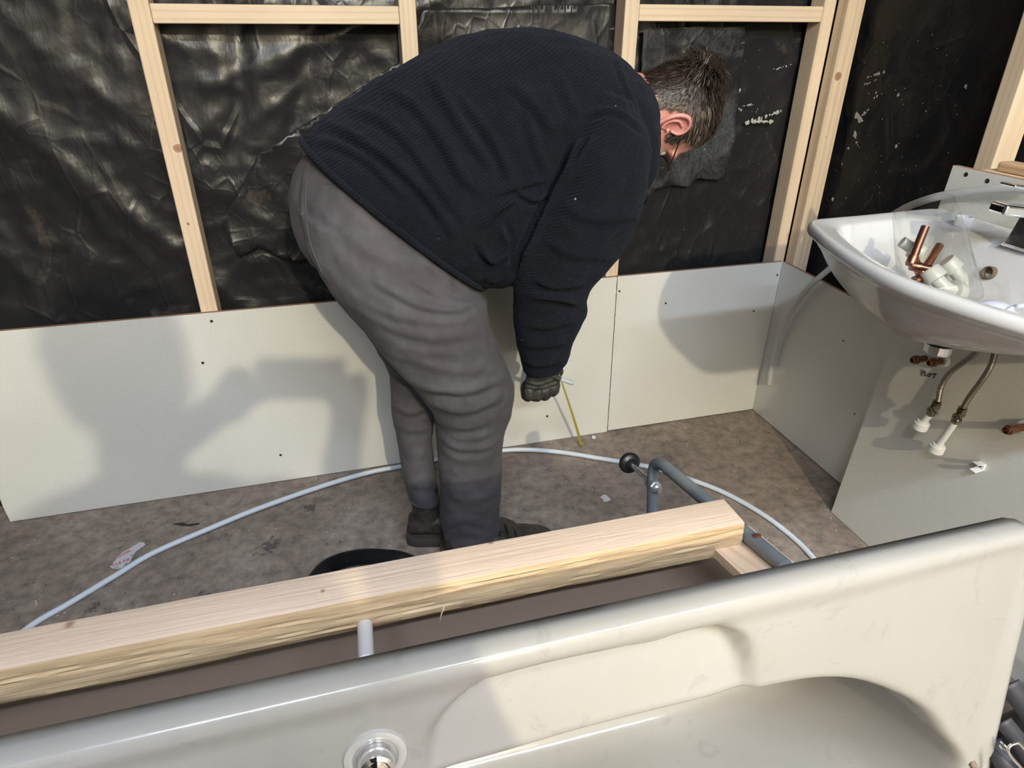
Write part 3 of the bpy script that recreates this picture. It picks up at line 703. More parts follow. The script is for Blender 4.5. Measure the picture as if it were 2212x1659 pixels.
def rectpt(q, c):
    dx, dy = (c-q); ts = []
    if dx > 1e-9: ts.append((BL-q.x)/dx)
    if dx < -1e-9: ts.append((0-q.x)/dx)
    if dy > 1e-9: ts.append((BW-q.y)/dy)
    if dy < -1e-9: ts.append((0-q.y)/dy)
    return q+(c-q)*min(ts)
segA, segB = Vector((.33, .355)), Vector((1.37, .355))
secs = []
for c in opc:
    q = Vector((min(max(c.x, segA.x), segB.x), .355)); r_ = rectpt(q, c)
    # round the outer corner
    cr = .03; rx = min(max(r_.x, cr), BL-cr); ry = min(max(r_.y, cr), BW-cr); dv = r_-Vector((rx, ry))
    if dv.length > cr: r_ = Vector((rx, ry))+dv.normalized()*cr
    secs.append((q, c, r_))
uvd = []
NR = 0
prof_lip = [(0, .038), (0, .020), (.0015, .012), (.005, .0055), (.010, .0018), (.017, .0), (.024, .0006), (.032, .0032), (.042, .0052)]
for (q, c, r_) in secs:
    row = []; dr = (c-r_); Lr = dr.length; dn = dr.normalized()
    for e, d in prof_lip: row.append((r_+dn*min(e, Lr*.5), d))
    e0 = .042
    for k in np.linspace(0, 1, 30)[1:]:
        e = e0+(Lr-.012-e0)*k; row.append((r_+dn*e, .0055))
    for e, d in ((-.006, .0065), (-.002, .009), (.002, .014), (.005, .022)): row.append((c+dn*e, d))
    for k, d in ((.0, .04), (.015, .10), (.03, .17), (.05, .24), (.07, .30), (.11, .338), (.20, .355), (.5, .36), (.75, .362), (1, .363)):
        cc = c+dn*.007; row.append((cc.lerp(Vector((cc.x*.9+q.x*.1 if k < .4 else cc.x, q.y)), k) if 1 else 0, d))
    uvd.append(row)
NRW = len(uvd[0])
flat = np.array([[p_.x, p_.y] for row in uvd for p_, d in row]); dep = np.array([d for row in uvd for p_, d in row])
sd = sdf(flat, armA)
tq = np.clip((sd+.004)/.022, 0, 1)
recess = tq*tq*(3-2*tq)*(.032-.022*np.clip((flat[:, 1]-.070)/.075, 0, 1))
infac = np.clip(1-(dep-.02)/.10, 0, 1)
dep2 = dep+recess*infac
bm = bmesh.new(); vs = [bm.verts.new(bw(a[0], a[1], d)) for a, d in zip(flat, dep2)]
NS = len(uvd)
for i in range(NS):
    for j in range(NRW-1):
        a = i*NRW+j; b = ((i+1) % NS)*NRW+j; bm.faces.new((vs[a], vs[b], vs[b+1], vs[a+1]))
bmesh.ops.remove_doubles(bm, verts=bm.verts, dist=1e-5)
bath = empty('bathtub', bw(.85, .69, .02)); tag(bath, 'cream acrylic bathtub lying on its long side in the foreground', 'bathtub')
me = bpy.data.meshes.new('shell'); bmesh.ops.recalc_face_normals(bm, faces=bm.faces)
bm.normal_update(); bm.faces.ensure_lookup_table()
if sum(f.normal.dot(BN)*f.calc_area() for f in bm.faces) < 0: bmesh.ops.reverse_faces(bm, faces=bm.faces)
bm.to_mesh(me); bm.free(); me.polygons.foreach_set('use_smooth', [True]*len(me.polygons))
shell = link('shell', me, None, [M_bath, M_bathout]); adopt(shell, bath)
md = shell.modifiers.new('thick', 'SOLIDIFY'); md.thickness = .006; md.offset = -1; md.material_offset = 1; md.material_offset_rim = 0
# tap hole on the rim with chrome grip stud
hc = bw(.874, .098, .006)
adopt(lathe('grip_collar', hc-BN*.006, BN, [(0, .034), (.006, .034), (.010, .032), (.0115, .028), (.0105, .024), (.006, .021), (.004, .018)], mat('grey_plated_collar', (.60, .60, .58), .25, .3), None, 48), bath)
adopt(lathe('grip_stud', hc-BN*.004, BN, [(0, .0185), (.020, .0185), (.024, .0175), (.026, .014), (.024, .011), (.026, .006), (.027, 0)], M_chrome, None, 32), bath)

# tubular leg frame (bolted to the bath)
TB = at(1411, 1003, 1.275); xF = TB.x
lg = empty('leg_frame', TB); tag(lg, 'bent grey steel tube leg frame with adjustable foot behind the bathtub', 'bath leg')
cor = TB+(-BV)*.016
arm_end = cor+BN*.395
P = [arm_end, cor+BN*.2, cor+BN*.07, cor+BN*.045, cor+BN*.024+BV*.004, cor+BN*.010+BV*.012, cor+BV*.026+BN*.003, cor+BV*.05, cor+BV*.08, cor+BV*.25, cor+BV*.40, cor+BV*.455, cor+BV*.50+BN*.05, cor+BV*.50+BN*.3]
adopt(tube('tube', P, .0112, M_frame, None, 20, 6), lg)
ft = TB+BV*.043
adopt(tube('threaded_rod', [ft+BN*.030, ft-BN*.105], .0052, M_zinc, None, 14, 0), lg)
adopt(lathe('foot_pad', ft-BN*.088, -BN, [(0, .007), (.004, .011), (.010, .0135), (.013, .020), (.016, .0225), (.020, .0232), (.023, .0225), (.023, 0)], M_rubber, None, 40), lg)
bm = bmesh.new(); bm_lathe(bm, ft+BN*.0105, BN, [(0, .0125), (.0015, .0125), (.0015, .0098), (.009, .0098), (.0095, .0085)], 6)
bm_lathe(bm, ft-BN*.0105, -BN, [(0, .0115), (.008, .0115)], 6)
adopt(from_bm('lock_nut', bm, None, M_zinc, False), lg)
for q in (.255, .30):
    adopt(lathe('tube_screw', cor+BN*.33-BV*.0105, -BV, [(0, .006), (.003, .0055), (.0035, 0)], mat('rusty_screw', (.2, .09, .05), .6, .5), None, 12), lg); break
# second foot low on the same tube
ft2 = cor+BV*.40
adopt(tube('threaded_rod', [ft2+BN*.030, ft2-BN*.105], .0052, M_zinc, None, 14, 0), lg)
adopt(lathe('foot_pad', ft2-BN*.088, -BN, [(0, .007), (.004, .011), (.010, .0135), (.013, .020), (.016, .0225), (.020, .0232), (.023, .0225), (.023, 0)], M_rubber, None, 40), lg)

# rough timber along the side, with fibres torn on its near face
zt = .634; yb = hit(780, 1223, 2, zt).y; yn = hit(800, 1290, 2, zt).y; xr = hit(1607, 1127, 2, zt).x; xl = -2.30
def timber():
    bm = bmesh.new(); NX = 420; rows = []
    for i in range(NX+1):
        t = i/NX; x = xl+(xr-xl)*t; sx = x+(.0016*noise.noise(Vector((x*3, 0, 0))))
        rg = []
        def wob(k, a, s=30): return a*noise.fractal(Vector((x*s*.25, k*.9, 3)), 1, 2, 4)
        wane = .010+.012*max(0, noise.noise(Vector((x*1.7, 7, 1)))+.35)
        rg.append((yb+wob(0, .0006), zt-.0005)); rg.append((yb+.002-.004, zt+.0))
        rg.append((yn+.006, zt+wob(1, .0004))); rg.append((yn+.0015+wob(1, .0008), zt-.001)); rg.append((yn, zt-.005+wob(2, .001)))
        for k in range(1, 12):
            h = k/12; rg.append((yn-.0015*math.sin(h*PI)+wob(3+k, .0020)+abs(noise.noise(Vector((x*6, h*9, 2))))*.0022, zt-.005-h*.045))
        rg.append((yn+.001+wob(16, .002), zt-.052+wob(15, .002))); rg.append((yn+wane*.45+wob(17, .002), zt-.058-wane*.2)); rg.append((yn+wane+.004+wob(18, .002), zt-.066+wob(18, .002)))
        rg.append((yb-.006, zt-.068)); rg.append((yb, zt-.064))
        rows.append([bm.verts.new((x+(0.0015*noise.noise(Vector((a*60, b*60, 0))) if i in (0, NX) else 0), a, b)) for a, b in rg])
    m_ = len(rows[0])
    for A, B in zip(rows, rows[1:]):
        for k in range(m_): bm.faces.new((A[k], A[(k+1) % m_], B[(k+1) % m_], B[k]))
    bm.faces.new(rows[0]); bm.faces.new(rows[-1][::-1])
    return bm
m = mat('rough_sawn_beam', (.7, .55, .36), .7); t = NT(m)
v = t.coord((1.0, 22, 22)); n1 = t.noise(v, 3, 6, .65, 1.2); n2 = t.noise(t.coord((2.2, 40, 40)), 2, 4, .6, .6); n3 = t.noise(t.coord((1, 3, 3)), 2.2, 3)
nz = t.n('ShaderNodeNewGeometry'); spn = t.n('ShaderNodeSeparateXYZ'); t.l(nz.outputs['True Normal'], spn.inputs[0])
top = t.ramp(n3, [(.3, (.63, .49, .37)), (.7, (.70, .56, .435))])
g = t.n('ShaderNodeTexCoord')
for (kx, ky, r_) in ((hit(697, 1276, 2, zt).x, hit(697, 1276, 2, zt).y, .006), (hit(150, 1349, 2, zt).x, hit(150, 1349, 2, zt).y, .011), (hit(1060, 1172, 2, zt).x, hit(1060, 1172, 2, zt).y, .007)):
    mp = t.n('ShaderNodeMapping'); mp.inputs['Location'].default_value = (-kx, -ky, -zt); t.l(g.outputs['Object'], mp.inputs[0])
    ln = t.n('ShaderNodeVectorMath', operation='LENGTH'); t.l(mp.outputs[0], ln.inputs[0])
    d = t.math('ADD', t.math('DIVIDE', ln.outputs['Value'], r_), t.math('MULTIPLY', t.noise(v, 20, 3), .5))
    top = t.mix(t.ramp(d, [(.5, (.8, .8, .8)), (1.2, (0, 0, 0))]), top, (.3, .15, .08))
side = t.ramp(n1, [(.28, (.34, .22, .125)), (.42, (.50, .36, .21)), (.55, (.60, .45, .27)), (.72, (.52, .39, .26))])  # near face: rough grain tones, darkened further with shade put into the colour
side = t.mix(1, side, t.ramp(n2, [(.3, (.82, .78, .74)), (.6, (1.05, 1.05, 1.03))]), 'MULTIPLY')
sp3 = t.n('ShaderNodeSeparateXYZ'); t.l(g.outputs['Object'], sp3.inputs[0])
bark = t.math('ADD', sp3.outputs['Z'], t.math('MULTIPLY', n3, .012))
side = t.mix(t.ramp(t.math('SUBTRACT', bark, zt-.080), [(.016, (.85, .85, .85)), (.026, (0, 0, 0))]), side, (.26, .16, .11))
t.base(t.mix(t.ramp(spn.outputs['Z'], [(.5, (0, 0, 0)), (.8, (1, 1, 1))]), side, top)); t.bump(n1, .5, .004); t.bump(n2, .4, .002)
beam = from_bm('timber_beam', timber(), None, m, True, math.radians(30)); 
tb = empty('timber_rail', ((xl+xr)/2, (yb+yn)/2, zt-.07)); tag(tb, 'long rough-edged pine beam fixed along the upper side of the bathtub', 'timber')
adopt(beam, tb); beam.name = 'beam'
bm = bmesh.new()
for (px, py, dx, dz) in ((960, 1310, -.010, -.028), (1555, 1190, .018, .008)):
    A = hit(px, py, 1, yn if py > 1250 or px > 1500 else yb); bm_tube(bm, [A, A+Vector((dx*.5, -.002, dz*.4)), A+Vector((dx, -.005, dz))], [.0011, .0009, .0004], 5)
o = from_bm('splinter', bm, None, M_beam); adopt(o, tb); o['kind'] = 'stuff'
# plywood packer between tube and rim
wb = box('packing_block', (xF-.052, -1.335, cor.z+.035), (xF+.030, yn-.012, cor.z+.052), M_block, None, .001)
wb.rotation_mode = 'XYZ'
bm = bmesh.new(); cc_ = cor+BN*.325+(BV)*.0195; bm_box(bm, cc_+Vector((-.012, 0, 0)), (.086, .12, .016), Matrix(((1, 0, 0), (0, BN.y, -BV.y), (0, BN.z, -BV.z))), .001)
bpy.data.objects.remove(wb); wb = from_bm('packing_block', bm, None, M_block, False); tag(wb, 'flat pine packing block between the grey tube and the bath rim', 'block')
# translucent white pipe down the side behind the rim
pp = [hit(787, 1325, 1, -1.17), hit(789, 1372, 1, -1.225), hit(791, 1430, 1, -1.285)]
o = tube('overflow_pipe', pp, .0098, mat('milky_white_pipe', (.68, .70, .74), .3), None, 20, 4); tag(o, 'short milky white pipe lying on the bathtub side under the beam', 'pipe')

# ------------------------------------------------------------------ pipe, hose and litter on the floor
wp = [(-40, 1440, .0), (65, 1353, .0), (150, 1303, 0), (250, 1243, .002), (330, 1195, .006), (450, 1143, .014), (560, 1098, .02), (700, 1049, .024), (800, 1020, .024), (875, 1006, .022), (980, 985, .02), (1085, 973, .02), (1150, 972, .018), (1220, 978, .014), (1300, 991, .01), (1400, 1008, .008), (1480, 1032, .006), (1560, 1062, .004), (1640, 1106, .002), (1700, 1150, .0), (1745, 1192, 0), (1790, 1250, 0), (1815, 1300, 0)]
o = tube('water_pipe', [hit(x, y, 2, .0078+z) for x, y, z in wp], .0074, M_pipe, None, 16, 6); tag(o, 'long white plastic water pipe curving across the concrete floor', 'pipe')
# corrugated hose: real ribs
cp_ = smooth_path([hit(668, 1275, 2, .02), hit(700, 1232, 2, .03), hit(735, 1212, 2, .034), hit(780, 1203, 2, .034), (hit(825, 1204, 2, .034)), hit(870, 1211, 2, .034), hit(930, 1240, 2, .03), hit(980, 1290, 2, .02)], 28)
rr = [.0165+.0018*math.cos(i*PI/2*1.0) if True else 0 for i in range(len(cp_))]
rr = [.0225 if i % 2 else .0190 for i in range(len(cp_))]
o = tube('corrugated_hose', cp_, rr, M_blackpl, None, 18, 0); tag(o, 'black corrugated hose curled on the floor behind the timber beam', 'hose')
# torn printed paper
def ox(x, y): return (200+x*220/2212, 1150+y*110/1106)
outp = [(370, 745), (430, 700), (440, 670), (520, 570), (545, 520), (600, 475), (640, 430), (700, 395), (830, 330), (890, 290), (960, 255), (1010, 215), (1080, 210), (1130, 230), (1140, 265), (1110, 300), (1050, 335), (1010, 370), (960, 400), (910, 450), (890, 500), (850, 560), (830, 620), (780, 670), (700, 720), (640, 775), (540, 795), (440, 790), (400, 765)]
def pp3(q, z): a = hit(*ox(*q), 2, z); return a
def bend(P): return Vector((P.x, P.y, P.z+.003*abs(math.sin(P.x*60))))
paper = extrude_outline('paper_scrap', [pp3(q, .003) for q in outp], (0, 0, -.0004), M_paper); tag(paper, 'torn grey paper scrap with red printing on the floor at left', 'paper')
def text_on(name, s, px, dirpx, size, m, z, parent, italic=0):
    c = bpy.data.curves.new(name, 'FONT'); c.body = s; c.size = size; c.extrude = .0002; c.align_x = 'CENTER'; c.align_y = 'CENTER'; c.shear = italic
    o = bpy.data.objects.new(name, c); COL.objects.link(o)
    A = hit(*px, 2, z); B = hit(*dirpx, 2, z); d = (B-A); o.location = A; o.rotation_euler = (0, 0, math.atan2(d.y, d.x)); c.materials.append(m)
    dg = bpy.context.evaluated_depsgraph_get(); me = bpy.data.meshes.new_from_object(o.evaluated_get(dg)); mwx = o.matrix_world.copy(); bpy.data.objects.remove(o)
    me.transform(Matrix.Translation(A) @ Matrix.Rotation(math.atan2(d.y, d.x), 4, 'Z')); o = link(name, me, parent, None); return o
text_on('lettering', 'CLE ME', ox(615, 650), ox(800, 580), .0135, M_red, .0037, paper)
text_on('small_print', 'RY AGING\nCOM SAFETY', ox(690, 455), ox(860, 365), .0065, M_red, .0037, paper)
bm = bmesh.new()
for q in ((480, 770), (515, 765), (550, 758), (700, 690), (725, 680), (750, 670), (845, 505), (865, 495)):
    A = pp3(q, .0034); bm_box(bm, A, (.0016, .007, .0004), Matrix.Rotation(.2, 3, 'Z'))
from_bm('printed_bars', bm, paper, M_greyprint, False)['kind'] = 'stuff'
def chip(label, name, pts, m, th=.0015, cat='scrap', zz=.0022):
    o = extrude_outline(name, [hit(x, y, 2, zz) for x, y in pts], (0, 0, -th), m); tag(o, label, cat); return o
chip('pale grey plastic chip on the floor between the beam and the wall', 'plastic_chip', [(1296, 1074), (1304, 1068), (1310, 1069), (1316, 1075), (1320, 1079), (1312, 1083), (1303, 1083), (1303, 1078)], M_paper)
chip('dark sliver of rubber on the floor left of the white pipe', 'rubber_sliver', [(373, 1131), (395, 1128), (405, 1132), (431, 1129), (430, 1132), (410, 1136), (392, 1135)], M_rubber, .0015)
chip('small pinkish flake on the floor at far left', 'flake', [(75, 1297), (79, 1296), (81, 1306), (77, 1309)], mat('pink_flake', (.5, .4, .38), .7))
c_ = hit(1282, 946, 2, 0.002)
o = lathe('nylon_washer', c_, (.3, 0, 1), [(0, .0042), (0, .0075), (.006, .0075), (.006, .0042)], M_white_pl, None, 20); tag(o, 'tiny white nylon ring on the floor beside the tape end', 'washer')
bm = bmesh.new()
for i in range(420):
    if i < 200: x, y = random.uniform(-2.4, -.15), -abs(random.gauss(0, .12))-.01
    else: x, y = random.uniform(-2.4, -.15), random.uniform(-1.0, -.02)
    r_ = random.uniform(.0008, .0024); bm_box(bm, (x, y, r_*.4), (r_*2, r_*random.uniform(.8, 2), r_), Matrix.Rotation(random.random()*3, 3, 'Z'))
o = from_bm('floor_crumbs', bm, None, mat('pale_crumbs', (.4, .36, .31), .8), False); o['kind'] = 'stuff'; o['label'] = 'pale dust crumbs scattered over the concrete floor'; o['category'] = 'crumbs'
# ------------------------------------------------------------------ people: lofted, fused into one skin, then shaped
def ring_px(A, B, y, ry, n=28, sq=2.2):
    """cross-section whose silhouette runs from A to B (photo pixels) in the plane y, half depth ry"""
    yA, yB = (y if not isinstance(y, tuple) else y[0]), (y if not isinstance(y, tuple) else y[1])
    a = hit(*A, 1, yA); b = hit(*B, 1, yB); c = (a+b)/2; h = (b-a)/2; out_ = []
    for k in range(n):
        t = 2*PI*k/n; ct, st = math.cos(t), math.sin(t)
        out_.append(c+h*math.copysign(abs(ct)**(2/sq), ct)+Vector((0, ry, 0))*math.copysign(abs(st)**(2/sq), st))
    return out_
def ell(c, u, v, n=24):
    c, u, v = Vector(c), Vector(u), Vector(v); return [c+u*math.cos(2*PI*k/n)+v*math.sin(2*PI*k/n) for k in range(n)]
def bm_loft(bm, rings, sub=3):
    n = len(rings[0]); R0 = rings
    dense = []
    for i in range(len(R0)-1):
        a, b, c, d = R0[max(i-1, 0)], R0[i], R0[i+1], R0[min(i+2, len(R0)-1)]
        for k in range(sub):
            t = k/sub
            dense.append([.5*((2*b[j])+(c[j]-a[j])*t+(2*a[j]-5*b[j]+4*c[j]-d[j])*t*t+(3*b[j]-a[j]-3*c[j]+d[j])*t**3) for j in range(n)])
    dense.append(R0[-1])
    VR = [[bm.verts.new(q) for q in rg] for rg in dense]
    for A, B in zip(VR, VR[1:]):
        for k in range(n): bm.faces.new((A[k], A[(k+1) % n], B[(k+1) % n], B[k]))
    for rg, fl in ((VR[0], True), (VR[-1], False)):
        c = bm.verts.new(sum((v.co for v in rg), Vector())/n)
        for k in range(n): bm.faces.new((rg[(k+1) % n], rg[k], c) if fl else (rg[k], rg[(k+1) % n], c))
def bm_ball(bm, c, r, seg=20):
    rr = r if hasattr(r, '__len__') else (r, r, r)
    q = bmesh.ops.create_uvsphere(bm, u_segments=seg, v_segments=seg//2, radius=1)
    bmesh.ops.transform(bm, matrix=Matrix.Translation(Vector(c)) @ Matrix.Diagonal((*rr, 1)), verts=q['verts'])
def limb(bm, pts, rads, n=20):
    P = smooth_path(pts, 4); R = np.interp(np.linspace(0, len(rads)-1, len(P)), range(len(rads)), rads)
    bm_tube(bm, P, list(R), n)
    bm_ball(bm, P[0], R[0]*.98); bm_ball(bm, P[-1], R[-1]*.98)
def fuse(bm, voxel, sm=6):
    bmesh.ops.recalc_face_normals(bm, faces=bm.faces)
    me = bpy.data.meshes.new('t'); bm.to_mesh(me); bm.free(); o = bpy.data.objects.new('t', me); COL.objects.link(o)
    md = o.modifiers.new('r', 'REMESH'); md.mode = 'VOXEL'; md.voxel_size = voxel
    if sm: s = o.modifiers.new('s', 'SMOOTH'); s.iterations = sm; s.factor = .5
    dg = bpy.context.evaluated_depsgraph_get(); dg.update()
    r = bpy.data.meshes.new_from_object(o.evaluated_get(dg)); bpy.data.objects.remove(o); bpy.data.meshes.remove(me)
    r.polygons.foreach_set('use_smooth', [True]*len(r.polygons)); return r
def getco(me):
    a = np.empty(len(me.vertices)*3); me.vertices.foreach_get('co', a); return a.reshape(-1, 3)
def getno(me):
    a = np.empty(len(me.vertices)*3); me.vertex_normals.foreach_get('vector', a); return a.reshape(-1, 3)
def setco(me, a): me.vertices.foreach_set('co', a.ravel()); me.update()
def pldist(P, line):
    best = np.full(len(P), 1e9); sg = np.zeros(len(P)); par = np.zeros(len(P)); L = 0; lens = [np.hypot(*(np.subtract(b, a))) for a, b in zip(line, line[1:])]; tot = sum(lens)
    for (a, b), ln in zip(zip(line, line[1:]), lens):
        a = np.array(a, float); b = np.array(b, float); ab = b-a; t = np.clip(((P-a)@ab)/(ab@ab), 0, 1); d = P-a-t[:, None]*ab; dd = np.hypot(d[:, 0], d[:, 1])
        s = np.sign(ab[0]*d[:, 1]-ab[1]*d[:, 0]); m_ = dd < best; best[m_] = dd[m_]; sg[m_] = s[m_]; par[m_] = ((L+t*ln)/tot)[m_]; L += ln
    return best, sg, par
def folds(me, fl, noise_amp=.002, nscale=18, seed=0):
    co = getco(me); no = getno(me); px = projn(co); view = CAM-co; view /= np.linalg.norm(view, axis=1)[:, None]; face = np.clip((no*view).sum(1)*2.5+.3, 0, 1)
    disp = np.zeros(len(co))
    for line, amp, wd in fl:
        L = smooth_path([Vector((x, y, 0)) for x, y in line], 5); L = [(q.x, q.y) for q in L]
        d, s, t = pldist(px, L); tap = np.clip(np.minimum(t, 1-t)*5, 0, 1)*.85+.15*((t > 0) & (t < 1))
        ridge = np.exp(-(d/wd)**2); val = np.exp(-((d*s-1.7*wd)/(wd*.9))**2)
        disp += amp*tap*(ridge-.75*val)*face
    if noise_amp:
        nz = np.array([noise.fractal(Vector((q[0]*nscale+seed, q[1]*nscale, q[2]*nscale)), 1, 2, 4) for q in co]); disp += nz*noise_amp
    setco(me, co+no*disp[:, None]); return me

# ---- the bending person
PY = -.42
torso_s = [((668, 318), (1010, 590), .165), ((655, 300), (1036, 606), .185), ((690, 258), (1085, 606), .195), ((800, 180), (1135, 590), .20), ((900, 118), (1180, 560), .20),
           ((1000, 78), (1235, 520), .20), ((1100, 57), (1285, 470), .20), ((1200, 65), (1340, 430), .20), ((1290, 100), (1362, 410), .185), ((1348, 142), (1368, 385), .150), ((1378, 172), (1386, 350), .105), ((1388, 200), (1390, 320), .075)]
arm_s = [((1265, 190), (1345, 215), -.545, .085), ((1228, 290), (1390, 290), -.585, .092), ((1208, 380), (1392, 372), -.600, .088), ((1180, 455), (1375, 458), -.60, .080), ((1142, 540), (1330, 545), -.585, .076), ((1119, 600), (1282, 604), -.57, .072), ((1112, 640), (1266, 640), -.555, .070),
         ((1112, 690), (1262, 676), -.54, .066), ((1115, 735), (1236, 728), -.52, .058), ((1125, 775), (1222, 772), -.50, .050), ((1134, 806), (1208, 792), -.48, .044)]
farm_s = [((1280, 190), (1390, 215), -.28, .085), ((1240, 290), (1400, 290), -.27, .085), ((1215, 380), (1390, 372), -.26, .08), ((1190, 455), (1360, 458), -.26, .075), ((1160, 540), (1320, 545), -.26, .07), ((1140, 600), (1270, 604), -.27, .066), ((1140, 680), (1235, 676), -.235, .050), ((1150, 745), (1220, 745), -.20, .042), ((1156, 770), (1214, 770), -.19, .040)]
def shrink(A, B, k):
    c = ((A[0]+B[0])/2, (A[1]+B[1])/2); return tuple(c[i]+(A[i]-c[i])*k for i in (0, 1)), tuple(c[i]+(B[i]-c[i])*k for i in (0, 1))
hip_s = [((712, 330), (1000, 560), -.42, .150), ((664, 335), (1010, 585), -.42, .172), ((640, 372), (1030, 604), -.42, .185), ((627, 440), (1042, 628), -.42, .192), ((640, 505), (1046, 645), -.42, .190), ((672, 560), (1042, 655), -.42, .175)]
nleg_s = [((640, 450), (1000, 600), -.50, .095), ((668, 555), (1046, 650), -.51, .105), ((716, 628), (1056, 690), -.515, .106), ((768, 690), (1070, 735), -.51, .102), ((820, 755), (1090, 778), -.505, .098), ((868, 812), (1106, 822), -.50, .096), ((906, 856), (1108, 852), -.49, .092), ((935, 895), (1100, 888), -.48, .084),
          ((941, 935), (1086, 928), -.475, .076), ((945, 985), (1083, 980), -.47, .072), ((949, 1040), (1081, 1038), -.465, .070), ((952, 1095), (1078, 1090), -.46, .068), ((955, 1140), (1078, 1130), -.455, .066), ((966, 1174), (1070, 1166), -.455, .062)]
fleg_s = [((660, 450), (980, 600), -.36, .09), ((676, 558), (1020, 660), -.34, .10), ((724, 622), (1010, 700), -.335, .10), ((770, 684), (1000, 760), -.335, .096), ((806, 742), (990, 800), -.34, .09), ((838, 800), (975, 835), -.345, .085), ((844, 850), (950, 870), -.35, .076), ((847, 900), (938, 905), -.355, .066), ((855, 955), (936, 955), -.36, .062), ((868, 1010), (938, 1010), -.365, .060), ((879, 1060), (944, 1056), -.37, .058), ((882, 1076), (948, 1072), -.37, .057)]

# hand anatomy (right hand, hanging fist): local axes in world
HW = hit(1170, 800, 1, -.47)               # wrist
def fist(bm, wrist, right, down, back, s=1., grip=.8):
    """palm + four curled fingers + thumb; right = towards index side, down = along the hand, back = back of hand"""
    r, d, b = right.normalized(), down.normalized(), back.normalized()
    rows = []
    for t, w_, th in ((-.03, .030, .026), (0, .031, .025), (.03, .038, .025), (.055, .042, .024), (.072, .041, .022)):
        rows.append(ell(wrist+d*t*s, r*w_*s, b*th*s*.8, 20))
    bm_loft(bm, rows, 3)
    for i, (off, ln, ra) in enumerate(((.031, .92, .0125), (.0105, 1., .013), (-.0105, .95, .0125), (-.031, .80, .0115))):
        k0 = wrist+(d*.062+r*off)*s; kn = wrist+(d*(.088+(.004, .008, .005, 0)[i])+r*off*1.02+b*.006)*s
        p1 = kn+(d*.018-b*.028)*s*ln; p2 = p1+(-d*.022-b*.010)*s*ln; p3 = p2+(-d*.018+b*.010)*s*ln
        limb(bm, [k0, kn, p1, p2, p3], [ra*s*1.0, ra*s*1.12, ra*s*1.02, ra*s*.95, ra*s*.82], 14)
    t0 = wrist+(d*.022+r*.028-b*.010)*s; t1 = wrist+(d*.048+r*.050-b*.024)*s; t2 = wrist+(d*.074+r*.044-b*.040)*s; t3 = wrist+(d*.086+r*.020-b*.046)*s
    limb(bm, [t0, t1, t2, t3], [.016*s, .0145*s, .013*s, .011*s], 14)
hr = Vector((1, .12, .10)); hd = Vector((.02, .10, -1)); hb = Vector((.08, -1, -.1))
hand_args = dict(wrist=hit(1171, 776, 1, -.475), right=hr, down=hd, back=hb)

# head frame
HU = Vector((.975, .02, -.22)).normalized(); HF = Vector((-.22, .0, -.975)).normalized(); HF = (HF-HU*HF.dot(HU)).normalized(); HS = HU.cross(HF).normalized()
if HS.y > 0: HS = -HS           # HS points to the near (right-ear) side
HF = Vector((.0691, .3296, -.9416)).normalized(); HS = Vector((-.143, -.9308, -.3363)).normalized(); HU = Vector((.9873, -.1579, .0172)).normalized()
HC = Vector((-.7253, -.4198, 1.1114))
def hp(f, s, u): return HC+(HF*f+HS*s+HU*u)*1.035
def head_bm(bm):
    secs_ = []   # stacked along u from chin level to crown: (u, f_front, f_back, half width)
    for u, ff, fb, hw in ((-.128, .062, -.020, .030), (-.112, .080, -.040, .046), (-.085, .088, -.060, .058), (-.055, .088, -.074, .065), (-.020, .086, -.088, .071), (.015, .085, -.098, .075), (.045, .087, -.100, .076), (.070, .078, -.094, .071), (.092, .058, -.074, .058), (.106, .030, -.044, .036), (.111, .008, -.018, .012)):
        c = (ff+fb)/2; secs_.append([hp(c+(ff-fb)/2*math.cos(2*PI*k/28), hw*math.sin(2*PI*k/28), u) for k in range(28)])
    bm_loft(bm, secs_, 3)
    limb(bm, [hp(.080, 0, .022), hp(.094, 0, .0), hp(.108, 0, -.022), hp(.100, 0, -.032)], [.008, .009, .0125, .010], 12)     # nose
    for s in (-1, 1):
        bm_ball(bm, hp(.090, s*.013, -.030), .0085, 12)
        limb(bm, [hp(.083, s*.012, .026), hp(.082, s*.034, .030), hp(.066, s*.055, .022)], [.009, .010, .009], 10)   # brow
        bm_ball(bm, hp(.062, s*.040, -.022), .022, 14)                                                                # cheek
        limb(bm, [hp(.060, s*.030, -.100), hp(.020, s*.052, -.088), hp(-.008, s*.060, -.050)], [.014, .014, .014], 10)   # jaw
    limb(bm, [hp(.086, -.020, -.062), hp(.094, 0, -.060), hp(.086, .020, -.062)], [.005, .0065, .005], 10)
    limb(bm, [hp(.084, -.018, -.071), hp(.092, 0, -.072), hp(.084, .018, -.071)], [.005, .0065, .005], 10)
    bm_ball(bm, hp(.076, 0, -.108), (.018, .016, .016), 14)
neckA = hit(1378, 272, 1, PY)
